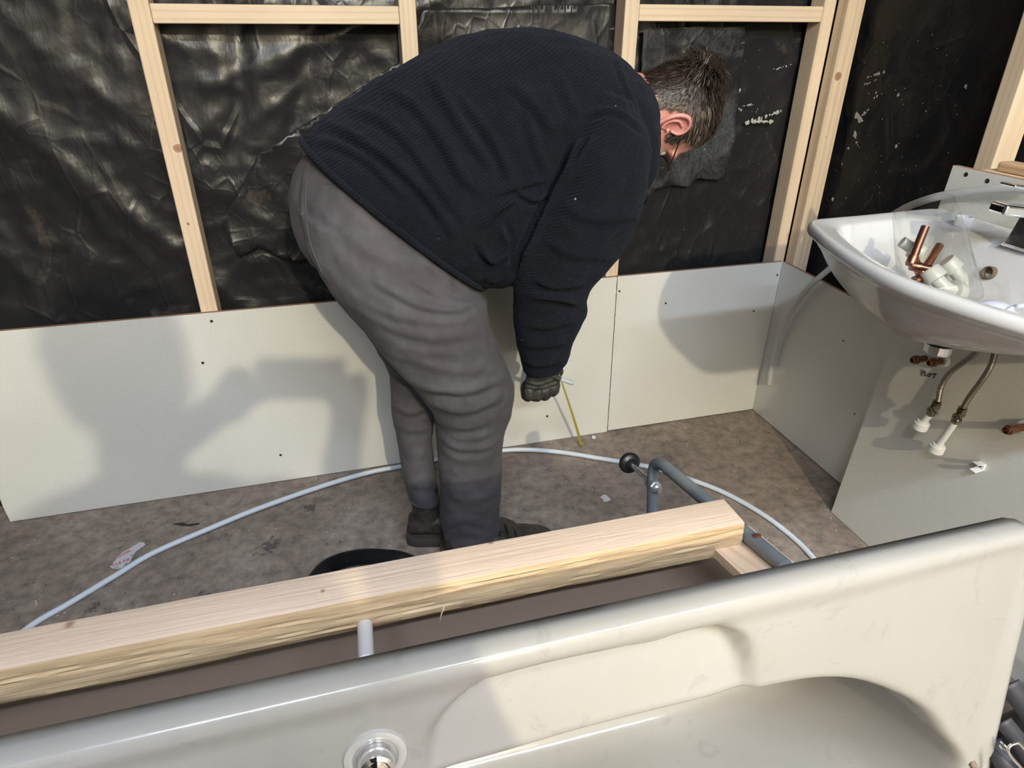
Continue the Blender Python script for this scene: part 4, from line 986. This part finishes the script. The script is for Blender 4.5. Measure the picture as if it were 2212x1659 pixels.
def body_bm():
    bm = bmesh.new()
    bm_loft(bm, [ring_px(*shrink(a, b, .86), PY, ry*.86) for a, b, ry in torso_s], 3)
    for S in (arm_s, farm_s): bm_loft(bm, [ring_px(*shrink(a, b, .72), y, ry*.72) for a, b, y, ry in S], 3)
    bm_loft(bm, [ring_px(*shrink(a, b, .86), y, ry*.86) for a, b, y, ry in hip_s], 3)
    for S in (nleg_s, fleg_s): bm_loft(bm, [ring_px(*shrink(a, b, .74), y, ry*.74) for a, b, y, ry in S], 3)
    for foot, y in (((1010, 1185), -.455), ((915, 1120), -.38)):
        P = hit(*foot, 1, y); P.z = .055; limb(bm, [P+Vector((.01, 0, .09)), P+Vector((.02, 0, .0))], [.030, .024])
    # neck
    bm_loft(bm, [ell(neckA, Vector((.01, 0, .042)), Vector((0, .050, 0))), ell(hp(-.012, 0, -.125), HF*.050, HS*.052), ell(hp(-.030, 0, -.07), HF*.055, HS*.055), ell(hp(-.02, 0, -.02), HF*.05, HS*.05)], 4)
    head_bm(bm)
    return bm
body = fuse(body_bm(), .0048, 4)
# dig the eye sockets and the mouth corner into the fused face
co = getco(body); 
rel = (co-np.array(HC))/1.035; f_, s_, u_ = rel@np.array(HF), rel@np.array(HS), rel@np.array(HU)
for s in (-1, 1):
    g = np.exp(-((s_-s*.033)**2/.013**2+(u_-.006)**2/.009**2))*(f_ > .03); co -= np.outer(g*.009, np.array(HF))
g = np.exp(-((s_-.072)**2/.02**2+(f_-.05)**2/.018**2+(u_-.03)**2/.02**2)); co -= np.outer(g*.004, np.array(HS))
setco(body, co)
person = link('person', body, None, M_skin)
tag(person, 'person in navy fleece and grey work trousers bending over by the back wall', 'person')
def ear(sgn, parent):
    bm = bmesh.new(); E = lambda a, b, c: hp(-.012+a, sgn*(.073+c), b-.006)
    # helix rim, runs from the root over the top and down the back to the lobe (a: forward, b: up, c: out)
    hel = [E(.014, .004, .002), E(.018, .018, .008), E(.010, .031, .012), E(-.006, .036, .016), E(-.022, .028, .020), E(-.028, .010, .021), E(-.024, -.008, .019), E(-.014, -.022, .014), E(-.002, -.031, .009), E(.006, -.029, .005), E(.008, -.018, .002)]
    P = smooth_path(hel, 6); R_ = np.interp(np.linspace(0, 1, len(P)), [0, .15, .4, .6, .8, .9, 1], [.0030, .0038, .0045, .0044, .0046, .0068, .0045])
    bm_tube(bm, P, list(R_), 12); bm_ball(bm, P[-8], .0072, 12)
    ah = smooth_path([E(.002, .024, .010), E(-.012, .014, .014), E(-.014, -.002, .014), E(-.006, -.014, .010), E(.004, -.017, .008)], 6); bm_tube(bm, ah, .0036, 10)
    bm_ball(bm, E(.010, -.004, .006), (.004, .003, .004), 10)
    # bowl of the ear
    c0 = bm.verts.new(E(-.006, .002, .003)); ring = [bm.verts.new(q) for q in P]
    for a, b in zip(ring, ring[1:]+ring[:1]): bm.faces.new((a, b, c0))
    o = from_bm('ear', bm, parent, mat('ear_skin', (.70, .30, .27), .42, 0, **{'Subsurface Weight': .15}), True); return o
ear(1, person); ear(-1, person)
M_eye = mat('eye_white', (.6, .55, .52), .2)
for s in (-1, 1):
    bm = bmesh.new(); bm_ball(bm, hp(.066, s*.033, .004), .0125, 20); from_bm('eye', bm, person, M_eye)
    bm = bmesh.new(); limb(bm, [hp(.0805, s*.018, .030), hp(.082, s*.034, .034), hp(.070, s*.052, .028)], [.0022, .003, .0016], 8); from_bm('eyebrow', bm, person, M_hair)
# glasses: temples + rims + bridge
bm = bmesh.new()
for s in (-1, 1):
    bm_tube(bm, smooth_path([hp(-.016, s*.079, .020), hp(-.006, s*.078, .026), hp(.03, s*.076, .021), hp(.096, s*.070, .013)], 6), [.0016]*19, 8)
    rim = [hp(.098-.006*abs(math.cos(t)), s*(.036+.028*math.cos(t)), .004+.019*math.sin(t)) for t in np.linspace(0, 2*PI, 26)]
    bm_tube(bm, rim, .0016, 8, False)
bm_tube(bm, [hp(.1, -.009, .008), hp(.104, 0, .011), hp(.1, .009, .008)], .0014, 8)
gl = from_bm('glasses', bm, person, mat('dark_spectacle_frame', (.02, .018, .016), .3)); gl['label'] = 'thin dark-framed glasses'
for s in (-1, 1):
    bm = bmesh.new(); rg = [bm.verts.new(hp(.098-.006*abs(math.cos(t)), s*(.036+.027*math.cos(t)), .004+.018*math.sin(t))) for t in np.linspace(0, 2*PI, 24, endpoint=False)]; bm.faces.new(rg)
    from_bm('lens', bm, gl, M_clear)

# hair: cap plus many tapered locks that follow the scalp
def scalp_ok(f, s, u):
    s = abs(s)                                                     # hairline
    if u > .060: return f < .034+(u-.06)*1.0
    if u > .030: return f < .014+(u-.03)*.65
    if s > .052 and -.040 < f < .008 and u > -.034 and u < .028: return False   # around the ear
    if f > .0: return (s > .050 and u > -.004 and f < .030)
    if s > .045: return u > -.024
    return u > -.046
co = getco(body); no = getno(body); rel = (co-np.array(HC))/1.035; F_, S_, U_ = rel@np.array(HF), rel@np.array(HS), rel@np.array(HU)
near = np.where((np.abs(F_) < .125) & (np.abs(S_) < .10) & (U_ > -.085) & (U_ < .13))[0]
ok = [i for i in near if scalp_ok(F_[i], S_[i], U_[i])]
bm = bmesh.new()
okset = set(ok); vm = {}
for pgn in body.polygons:
    if all(v in okset for v in pgn.vertices):
        ids = []
        for v in pgn.vertices:
            if v not in vm:
                lift = .0022+.0035*noise.noise(Vector(co[v]*60)); vm[v] = bm.verts.new(Vector(co[v])+Vector(no[v])*max(.0008, lift))
            ids.append(vm[v])
        bm.faces.new(ids)
whorl = np.array(hp(-.088, .01, .060))
rng = np.random.default_rng(5)
for cnt, i in enumerate(rng.choice(ok, 9000)):
    b = co[i]+rng.normal(0, .0015, 3); nn = no[i]; away = b-whorl; away -= nn*(away@nn); da = np.linalg.norm(away); away /= (da+1e-6)
    fwd = np.array(HF)*(.9 if U_[i] > .03 else .35)+np.array(HU)*(-.10 if U_[i] > .03 else -.75)-np.array(HF)*(.5 if F_[i] < -.03 and U_[i] < .02 else 0)
    d = away*.75+fwd+rng.normal(0, .20, 3); d -= nn*(d@nn)*.85; d /= np.linalg.norm(d)
    topness = np.clip((U_[i]+.01)/.07, 0, 1)*.8+np.clip(-F_[i]/.1, 0, 1)*.3
    Ln = (.010+.020*topness)*rng.uniform(.6, 1.25); lift = (.18+.35*topness*rng.random()+(.5 if da < .03 else 0))
    if F_[i] > .0: Ln *= max(.45, 1-F_[i]*14)
    side = np.cross(d, nn); side /= np.linalg.norm(side); w0 = rng.uniform(.0007, .0013)
    p = [b, b+d*Ln*.35+nn*Ln*lift*.8, b+d*Ln*.7+nn*Ln*lift*.95, b+d*Ln+nn*Ln*lift*.8]; ws = [w0, w0, w0*.7, .0001]; prev = None
    gi = 1 if (abs(S_[i]) > .035 and U_[i] < .075 and F_[i] > -.055 and rng.random() < .55) or rng.random() < .10 else 0
    for q, ww in zip(p, ws):
        a_ = bm.verts.new(q-side*ww+nn*0.0006); c_ = bm.verts.new(q+side*ww+nn*0.0006)
        if prev: f2 = bm.faces.new((prev[0], prev[1], c_, a_)); f2.material_index = gi
        prev = (a_, c_)
me = bpy.data.meshes.new('hair'); bm.to_mesh(me); bm.free(); me.polygons.foreach_set('use_smooth', [True]*len(me.polygons))
hair = link('hair', me, person, [M_hair, M_hairgrey]); hair['kind'] = 'stuff'; hair['label'] = 'short tousled brown hair, greying at the side'

# trousers
bm = bmesh.new()
bm_loft(bm, [ring_px(a, b, y, ry) for a, b, y, ry in hip_s], 3)
bm_loft(bm, [ring_px(a, b, y, ry, sq=2.3) for a, b, y, ry in nleg_s], 3); bm_loft(bm, [ring_px(a, b, y, ry) for a, b, y, ry in fleg_s], 3)
tm = fuse(bm, .0042, 5)
TF = [([(700, 590), (800, 660), (900, 690), (1000, 690), (1052, 655)], .006, 9), ([(800, 600), (900, 655), (980, 668), (1045, 648)], .008, 9), ([(870, 590), (950, 640), (1010, 655), (1046, 640)], .005, 7),
      ([(940, 572), (985, 600), (1030, 615)], .007, 7), ([(900, 560), (938, 582), (1000, 640)], .004, 7), ([(745, 640), (830, 700), (930, 730), (1060, 720)], .004, 10),
      ([(800, 730), (880, 770), (990, 800), (1080, 790)], .006, 12), ([(830, 770), (900, 830), (1000, 845), (1100, 812)], .009, 10), ([(870, 830), (950, 880), (1020, 885), (1100, 850)], .009, 9),
      ([(900, 860), (960, 915), (1030, 920), (1090, 890)], .010, 9), ([(935, 905), (990, 945), (1050, 935), (1088, 900)], .007, 8), ([(940, 930), (985, 965), (1040, 965), (1082, 945)], .006, 8), ([(945, 960), (990, 992), (1040, 990)], .004, 8),
      ([(690, 470), (740, 560), (830, 640)], .004, 14), ([(660, 420), (740, 500), (840, 560), (930, 580)], .003, 16), ([(730, 620), (850, 740), (1000, 770)], .003, 10),
      ([(1075, 860), (1060, 950), (1068, 1080), (1055, 1165)], .003, 6), ([(960, 1060), (1010, 1080), (1070, 1060)], .003, 10), ([(955, 1140), (1000, 1120), (1060, 1135)], .004, 9), ([(960, 1165), (1010, 1150), (1066, 1158)], .003, 7),
      ([(846, 830), (880, 850), (925, 850)], .006, 8), ([(848, 870), (885, 890), (928, 880)], .006, 8), ([(850, 915), (890, 930), (930, 920)], .005, 8), ([(860, 970), (895, 985), (935, 975)], .004, 8), ([(880, 1040), (915, 1052), (945, 1040)], .004, 8),
      ([(668, 345), (655, 400), (652, 470), (668, 540)], .0035, 4), ([(710, 375), (760, 400), (800, 440)], .004, 5), ([(700, 410), (760, 420), (830, 470)], .002, 10)]
tm = folds(tm, [(l, a*(.30+.5*((i*37)%10)/10), w) for i, (l, a, w) in enumerate(TF)], .006, 8, 2)
trousers = link('trousers', tm, person, M_trouser)
bm = bmesh.new()      # back pocket welt and the waist seam, laid on the cloth
from mathutils.bvhtree import BVHTree
bv = BVHTree.FromPolygons([tuple(q) for q in getco(tm)], [tuple(p.vertices) for p in tm.polygons])
def on_cloth(x, y):
    d = Vector(ray(x, y)).normalized(); r_ = bv.ray_cast(Vector(CAM), d); return r_[0]-d*.0006 if r_[0] else None
for line, rr_ in (([(702, 382), (722, 372), (760, 392), (800, 412), (828, 430)], .0022), ([(704, 396), (730, 402), (770, 420), (822, 436)], .0016), ([(672, 352), (662, 400), (660, 460), (672, 530), (700, 600)], .0014)):
    P = [on_cloth(q.x, q.y) for q in smooth_path([Vector((x, y, 0)) for x, y in line], 6)]; P = [q for q in P if q]
    if len(P) > 2: bm_tube(bm, P, rr_, 6)
from_bm('seam', bm, trousers, M_trouser)['kind'] = 'stuff'
# sweater with a thick hem
bm = bmesh.new()
bm_loft(bm, [ring_px(a, b, PY, ry, sq=2.15) for a, b, ry in torso_s], 4)
bm_loft(bm, [ring_px(a, b, y, ry) for a, b, y, ry in arm_s], 3); bm_loft(bm, [ring_px(a, b, y, ry) for a, b, y, ry in farm_s], 3)
bm_loft(bm, [ring_px((1015, 590), (1045, 612), -.50, .05), ring_px((1040, 560), (1085, 605), -.50, .07), ring_px((1050, 500), (1110, 590), -.50, .08), ring_px((1080, 470), (1150, 560), -.48, .08)], 3)   # bagging front
bm_loft(bm, [ring_px((1332, 130), (1375, 390), -.43, .12), ring_px((1372, 160), (1390, 372), -.43, .09), ring_px((1388, 190), (1396, 345), -.43, .075)], 3)   # collar
sm = fuse(bm, .0048, 5)
SF = [([(700, 258), (760, 290), (850, 350), (930, 430), (990, 520)], .009, 11), ([(670, 300), (740, 315), (800, 350), (880, 430)], .006, 10), ([(740, 225), (830, 260), (900, 330), (960, 420), (1010, 480)], .006, 11),
      ([(830, 185), (900, 230), (960, 310), (1000, 380), (1060, 430)], .007, 12), ([(920, 150), (960, 210), (1010, 290), (1070, 370)], .006, 12), ([(990, 200), (1050, 280), (1090, 350), (1110, 400)], .006, 11),
      ([(1100, 170), (1160, 230), (1200, 290)], .005, 12), ([(1200, 150), (1230, 210), (1250, 260)], .004, 12), ([(1140, 240), (1160, 320), (1190, 380)], .004, 10),
      ([(1252, 300), (1222, 390), (1188, 450), (1150, 530), (1118, 600)], .015, 9), ([(1285, 290), (1262, 330), (1225, 400)], .006, 6), ([(1060, 420), (1120, 400), (1190, 385)], .006, 8), ([(1110, 405), (1150, 430), (1200, 420)], .007, 6),
      ([(1035, 500), (1070, 455), (1110, 430)], .009, 7), ([(1030, 520), (1060, 560), (1095, 530), (1075, 480)], .010, 7), ([(1050, 610), (1085, 590), (1100, 540)], .009, 7),
      ([(1265, 250), (1330, 240), (1400, 280)], .004, 6), ([(1330, 120), (1350, 180), (1380, 250)], .003, 4),
      ([(1150, 600), (1200, 615), (1265, 610)], .006, 9), ([(1140, 640), (1190, 640), (1262, 660)], .006, 9), ([(1130, 700), (1180, 705), (1240, 690)], .005, 9), ([(1128, 740), (1170, 745), (1225, 735)], .005, 8), ([(1135, 780), (1170, 785), (1212, 772)], .005, 7),
      ([(1215, 440), (1290, 470), (1380, 460)], .004, 14), ([(1180, 520), (1250, 550), (1330, 550)], .004, 12)]
sm = folds(sm, [(l, a*1.5, w) for l, a, w in SF], .005, 11, 5)
sweater = link('sweater', sm, person, M_fleece); sweater['label'] = 'dark navy ribbed fleece pullover'
# hem band: rolled tube round the hem ring
a, b, ry = torso_s[1]; hm = ring_px((652, 303), (1040, 607), PY, ry+.004, 60); hm = hm+[hm[0]]
tube('hem_band', hm, .0065, M_fleece, sweater, 10, 0, False)
# tucked pocket lining seen at the front
bm = bmesh.new(); q = [hit(x, y, 1, -.585) for x, y in ((1062, 468), (1085, 490), (1094, 520), (1088, 540), (1050, 520), (1030, 500), (1042, 498), (1062, 512), (1072, 505))]
A = [bm.verts.new(v) for v in q]; bm.faces.new(A); o = from_bm('pocket_lining', bm, sweater, mat('black_lining', (.015, .014, .014), .5), False); md = o.modifiers.new('s', 'SOLIDIFY'); md.thickness = .004
# gloves
bm = bmesh.new(); fist(bm, **hand_args, s=1.06)
wv = hand_args['wrist']; bm_loft(bm, [ell(wv+Vector((0, 0, .035)), Vector((.036, 0, 0)), Vector((0, .03, 0))), ell(wv+Vector((0, 0, .0)), Vector((.036, 0, 0)), Vector((0, .029, 0))), ell(wv+Vector((0, 0, -.02)), Vector((.037, 0, .003)), Vector((0, .026, 0)))], 3)
gm = fuse(bm, .0024, 3); gm = folds(gm, [([(1128, 822), (1165, 830), (1210, 812)], .0035, 3.5), ([(1128, 832), (1165, 838), (1212, 824)], .0028, 3)], .0012, 60, 3)
glove = link('glove', gm, person, M_glove)
# far hand, mostly hidden behind the sleeve
bm = bmesh.new(); fw = hit(1184, 785, 1, -.185); fist(bm, fw, Vector((1, -.1, 0)), Vector((0, .1, -1)), Vector((0, -1, 0)), .9)
link('glove', fuse(bm, .003, 3), person, M_glove)
# boots
def boot(heel, y, face, ankle_h, s=1.):
    P = hit(*heel, 2, .0); P = Vector((P.x, y, 0)); f = Vector(face).normalized(); sd_ = Vector((-f.y, f.x, 0)); bm = bmesh.new(); rows = []
    for t, w_, h in ((-.006, .020, .075), (0, .032, .088), (.03, .038, .100), (.07, .039, .098), (.11, .040, .080), (.16, .045, .062), (.21, .047, .052), (.25, .042, .045), (.275, .028, .034), (.285, .012, .022)):
        c = P+f*t*s; rows.append([c+sd_*w_*s*math.cos(2*PI*k/24)*(1 if math.sin(2*PI*k/24) < 0 else .92)+Vector((0, 0, .024+(h-.024)*.5*(1+math.sin(2*PI*k/24))) if True else (0, 0, 0)) for k in range(24)])
    bm_loft(bm, rows, 3)
    bm_loft(bm, [ell(P+f*.045*s+Vector((0, 0, .05)), f*.046, sd_*.036), ell(P+f*.046*s+Vector((0, 0, .09)), f*.040, sd_*.034), ell(P+f*.046*s+Vector((0, 0, ankle_h)), f*.036, sd_*.032)], 3)
    up = fuse(bm, .0038, 3); up = folds(up, [], .0025, 30, 1); o = link('boot', up, person, M_boot)
    bm = bmesh.new(); rows = []
    for t, w_ in ((-.014, .018), (-.008, .032), (.02, .042), (.07, .042), (.12, .044), (.17, .050), (.22, .052), (.26, .045), (.288, .028), (.298, .012)):
        c = P+f*t*s; rows.append([c+sd_*a_*w_*s+Vector((0, 0, z)) for a_, z in ((-1, .004), (-.97, .0), (.97, .0), (1, .004), (1.02, .024), (.96, .030), (-.96, .030), (-1.02, .024))])
    bm_loft(bm, rows, 3); so = from_bm('sole', bm, o, M_sole, True, math.radians(40))
    bm = bmesh.new()
    for k in range(5):
        c = P+f*(.105+.022*k)*s+Vector((0, 0, .084-.0088*k)); bm_tube(bm, smooth_path([c-sd_*.028, c+Vector((0, 0, .006)), c+sd_*.028], 4), .0028, 8)
    from_bm('laces', bm, o, M_rubber); return o
boot((888, 1148), -.375, (.94, -.22, 0), .185)
boot((962, 1192), -.462, (.985, -.10, 0), .17)
# sock / inner hem showing pale blue at the far ankle
tube('sock_edge', ring_px((884, 1072), (944, 1074), -.372, .050, 30), .0035, mat('pale_blue_sock', (.10, .13, .17), .8), person, 8, 0, False)

# ---- tape measure blade and marker held by the glove
A = hit(1212, 822, 1, -.17); B = hit(1257, 964, 2, .001); d = (B-A); ln = d.length; d.normalize(); sdv = Vector((.86, .5, 0)); sdv = (sdv-d*sdv.dot(d)).normalized(); nv = d.cross(sdv)
bm = bmesh.new(); prev = None; NB = 40
A2 = A-d*.03
for i in range(NB+1):
    c = A2.lerp(B, i/NB)+nv*.003*math.sin(i/NB*PI); rg = [bm.verts.new(c+sdv*x*(.0024+.0036*i/NB)+nv*(.0012*(1-x*x))) for x in (-1, -.5, 0, .5, 1)]
    if prev:
        for k in range(4): bm.faces.new((prev[k], prev[k+1], rg[k+1], rg[k]))
    prev = rg
o = from_bm('tape_measure', bm, None, M_tape); md = o.modifiers.new('s', 'SOLIDIFY'); md.thickness = .0004
tag(o, 'olive yellow tape measure blade running from the glove to the floor', 'tape measure')
bm = bmesh.new()
for i in range(26):
    c = A2.lerp(B, (i+.5)/27)+nv*.003*math.sin((i+.5)/27*PI); bm_box(bm, c+sdv*.002+nv*.0009, (.002, .0005, .0008), None)
o2 = from_bm('graduation_mark', bm, o, M_ink, False); o2['kind'] = 'stuff'
pa = hit(1207, 817, 1, -.485); pb = hit(1240, 829, 1, -.48); dd = (pb-pa).normalized()
o = empty('marker_pen', pa); tag(o, 'grey marker pen poking out of the gloved fist', 'pen')
adopt(lathe('cap', pb-dd*.045, dd, [(0, .0052), (.002, .0060), (.036, .0056), (.041, .0048), (.044, .003), (.045, 0)], M_pen, None, 20), o)
adopt(lathe('barrel', pb-dd*.10, dd, [(0, .004), (.002, .0058), (.0545, .0058), (.0545, 0)], mat('dark_barrel', (.05, .05, .055), .4), None, 20), o)

# ---- the person taking the picture: stands behind the camera, seen by the shadow
def solid_person():
    bm = bmesh.new(); hx_, hy_, hz_ = -1.590, -2.27, 1.50
    for (z, ff, hw) in ((0, 0, 0),): pass
    bm_loft(bm, [ell((hx_, hy_+.03+o_, hz_+z), (w_, 0, 0), (0, l_, 0)) for z, w_, l_, o_ in ((-.125, .035, .045, .03), (-.09, .060, .075, .02), (-.04, .072, .092, .01), (.02, .078, .10, 0), (.07, .074, .094, 0), (.11, .05, .065, 0), (.125, .02, .025, 0))], 4)
    bm_loft(bm, [ell((hx_, hy_+.0, hz_-.06), (.055, 0, 0), (0, .058, 0)), ell((hx_-.01, hy_-.03, hz_-.17), (.062, 0, 0), (0, .062, 0)), ell((hx_-.02, hy_-.05, hz_-.23), (.09, 0, 0), (0, .08, 0))], 3)
    cx, cy = hx_-.03, hy_-.07
    bm_loft(bm, [ell((cx, cy, 1.33), (.08, 0, 0), (0, .07, 0)), ell((cx, cy, 1.28), (.19, 0, 0), (0, .11, 0)), ell((cx, cy, 1.15), (.215, 0, 0), (0, .13, 0)), ell((cx, cy, .95), (.18, 0, 0), (0, .125, 0)), ell((cx, cy, .80), (.19, 0, 0), (0, .13, 0)), ell((cx, cy, .70), (.18, 0, 0), (0, .12, 0))], 4)
    for s in (-1, 1):
        limb(bm, [(cx+s*.09, cy, .80), (cx+s*.10, cy+.01, .45), (cx+s*.11, cy-.01, .09)], [.095, .065, .045])
        limb(bm, [(cx+s*.11, cy-.03, .05), (cx+s*.12, cy+.17, .035)], [.045, .035])
    return bm, cx, cy
bm, cx, cy = solid_person()
PH = Vector(CAM)-Vector(M3[2])*.006               # back face of the phone lies just behind the lens
rt, up_, fw_ = Vector(M3[0]), Vector(M3[1]), Vector(M3[2])
pc = PH+rt*(.066)-up_*(.012)-fw_*.006
LH = pc-rt*.082-up_*.010; RH = pc+rt*.082-up_*.020
limb(bm, [(cx-.20, cy, 1.26), (cx-.285, cy+.10, 1.08), (cx-.20, cy+.24, 1.13), LH-fw_*.055-rt*.025-up_*.03], [.055, .048, .040, .030])
limb(bm, [(cx+.20, cy, 1.26), (cx+.29, cy+.12, 1.05), (cx+.27, cy+.25, 1.10), RH-fw_*.055+rt*.025-up_*.04], [.055, .048, .040, .030])
for H_, s in ((LH, -1), (RH, 1)):
    Wr = H_-fw_*.05+rt*s*.022-up_*.035
    limb(bm, [Wr, H_-fw_*.030+rt*s*.020-up_*.006], [.034, .033], 14)
    for k in range(4):      # four fingers curl over the end of the phone, thumb beneath
        b0 = H_-fw_*.030+rt*s*.024+up_*(.022-.016*k); limb(bm, [b0, b0+rt*s*.010+fw_*.020, b0-rt*s*.010+fw_*.0265, b0-rt*s*.018+fw_*.0265], [.0108, .0104, .0096, .0085], 10)
    limb(bm, [H_-fw_*.032+rt*s*.012-up_*.024, H_-fw_*.020-rt*s*.006-up_*.030, H_-fw_*.021-rt*s*.024-up_*.018], [.012, .0105, .009], 10)
ph_me = fuse(bm, .0065, 2); ph = link('person', ph_me, None, [M_skin]); tag(ph, 'photographer standing behind the bathtub whose head and hands shadow the long board', 'person')
# clothes
bm = bmesh.new(); bm_loft(bm, [ell((cx, cy, 1.335), (.085, 0, 0), (0, .078, 0)), ell((cx, cy, 1.285), (.205, 0, 0), (0, .125, 0)), ell((cx, cy, 1.15), (.235, 0, 0), (0, .15, 0)), ell((cx, cy, .95), (.205, 0, 0), (0, .15, 0)), ell((cx, cy, .78), (.215, 0, 0), (0, .155, 0))], 4)
limb(bm, [(cx-.20, cy, 1.255), (cx-.285, cy+.10, 1.08), (cx-.20, cy+.235, 1.125)], [.068, .060, .050]); limb(bm, [(cx+.20, cy, 1.255), (cx+.29, cy+.12, 1.05), (cx+.27, cy+.24, 1.095)], [.068, .060, .050])
link('jacket', folds(fuse(bm, .007, 3), [], .006, 9, 4), ph, mat('grey_jacket', (.08, .09, .1), .85))
bm = bmesh.new(); bm_loft(bm, [ell((cx, cy, .86), (.20, 0, 0), (0, .14, 0)), ell((cx, cy, .70), (.20, 0, 0), (0, .135, 0))], 3)
for s in (-1, 1): limb(bm, [(cx+s*.09, cy, .78), (cx+s*.10, cy+.01, .45), (cx+s*.11, cy-.01, .10)], [.108, .080, .062])
link('jeans', folds(fuse(bm, .008, 3), [], .005, 9, 4), ph, mat('blue_jeans', (.04, .06, .11), .85))
bm = bmesh.new(); bm_loft(bm, [ell((-1.590, -2.265, 1.50+z), (w_, 0, 0), (0, l_, 0)) for z, w_, l_ in ((-.05, .080, .088), (.03, .088, .102), (.09, .080, .094), (.125, .05, .06), (.138, .02, .02))], 3)
me = fuse(bm, .006, 2); co = getco(me); co[:, 1] = np.where(co[:, 1] > -2.19, -2.19, co[:, 1]); setco(me, co); link('hair', folds(me, [], .006, 40, 4), ph, M_hair)
bm = bmesh.new(); bm_box(bm, (0, 0, 0), (.160, .075, .0085), None, .003, 3)
R3 = Matrix(((rt.x, up_.x, -fw_.x), (rt.y, up_.y, -fw_.y), (rt.z, up_.z, -fw_.z)))
bmesh.ops.transform(bm, matrix=Matrix.Translation(pc) @ R3.to_4x4(), verts=bm.verts)
o = from_bm('phone', bm, None, mat('dark_phone', (.02, .02, .022), .2), False); tag(o, 'dark phone held level in both hands taking this picture', 'phone')
o2 = bmesh.new(); bm_box(o2, (0, 0, .0045), (.150, .068, .0006), None, 0); bmesh.ops.transform(o2, matrix=Matrix.Translation(pc) @ R3.to_4x4(), verts=o2.verts); from_bm('screen', o2, o, mat('screen_glass', (.01, .01, .012), .05), False)

# ---- black tool bag with chrome ring beyond the end of the bathtub
bx = empty('tool_bag', (-.38, -1.50, 0)); tag(bx, 'black webbing tool bag with chrome ring standing at the right end of the bathtub', 'bag')
bm = bmesh.new(); bm_loft(bm, [[Vector((-.34+a_*sx, -1.46+b_*sy, z)) for a_, b_ in [(math.copysign(abs(math.cos(2*PI*k/32))**.5, math.cos(2*PI*k/32)), math.copysign(abs(math.sin(2*PI*k/32))**.5, math.sin(2*PI*k/32))) for k in range(32)]] for z, sx, sy in ((.0, .16, .12), (.02, .17, .13), (.12, .165, .13), (.22, .15, .115), (.27, .12, .08), (.285, .06, .03))], 3)
M_bag = mat('black_bag_fabric', (.012, .012, .014), .6); M_web = mat('grey_webbing', (.035, .036, .045), .55)
me = fuse(bm, .006, 3); adopt(link('bag_body', folds(me, [], .006, 12, 3), None, M_bag), bx)
def strap(pts, wd, m=M_web):
    P = smooth_path(pts, 6); bm = bmesh.new(); prev = None
    for i, q in enumerate(P):
        tdir = (P[min(i+1, len(P)-1)]-P[max(i-1, 0)]).normalized(); vw = (Vector(CAM)-q).normalized(); sdx = tdir.cross(vw).normalized()
        rg = [bm.verts.new(q+sdx*wd), bm.verts.new(q-sdx*wd)]
        if prev: bm.faces.new((prev[0], prev[1], rg[1], rg[0]))
        prev = rg
    o = from_bm('strap', bm, None, m); mdx = o.modifiers.new('s', 'SOLIDIFY'); mdx.thickness = .003; adopt(o, bx)
strap([at(2180, 1480, .98), at(2215, 1525, .98), at(2250, 1575, .99)], .016); strap([at(2168, 1560, .95), at(2200, 1600, .95), at(2240, 1660, .96)], .012)
strap([at(2140, 1600, .97), at(2170, 1650, .95), at(2190, 1700, .95)], .014)
rp = [at(2186, 1608, .93), at(2178, 1617, .93), at(2183, 1632, .93), at(2200, 1652, .93), at(2216, 1668, .93), at(2232, 1672, .93), at(2230, 1650, .93), at(2215, 1622, .93), at(2200, 1606, .93), at(2186, 1608, .93)]
adopt(tube('chrome_ring', rp, .0022, M_chrome, None, 12, 6, False), bx)
adopt(tube('chrome_link', [at(2162, 1602, .935), at(2170, 1610, .93), at(2180, 1620, .93), at(2166, 1618, .935), at(2160, 1610, .94)], .0016, M_chrome, None, 10, 5, False), bx)
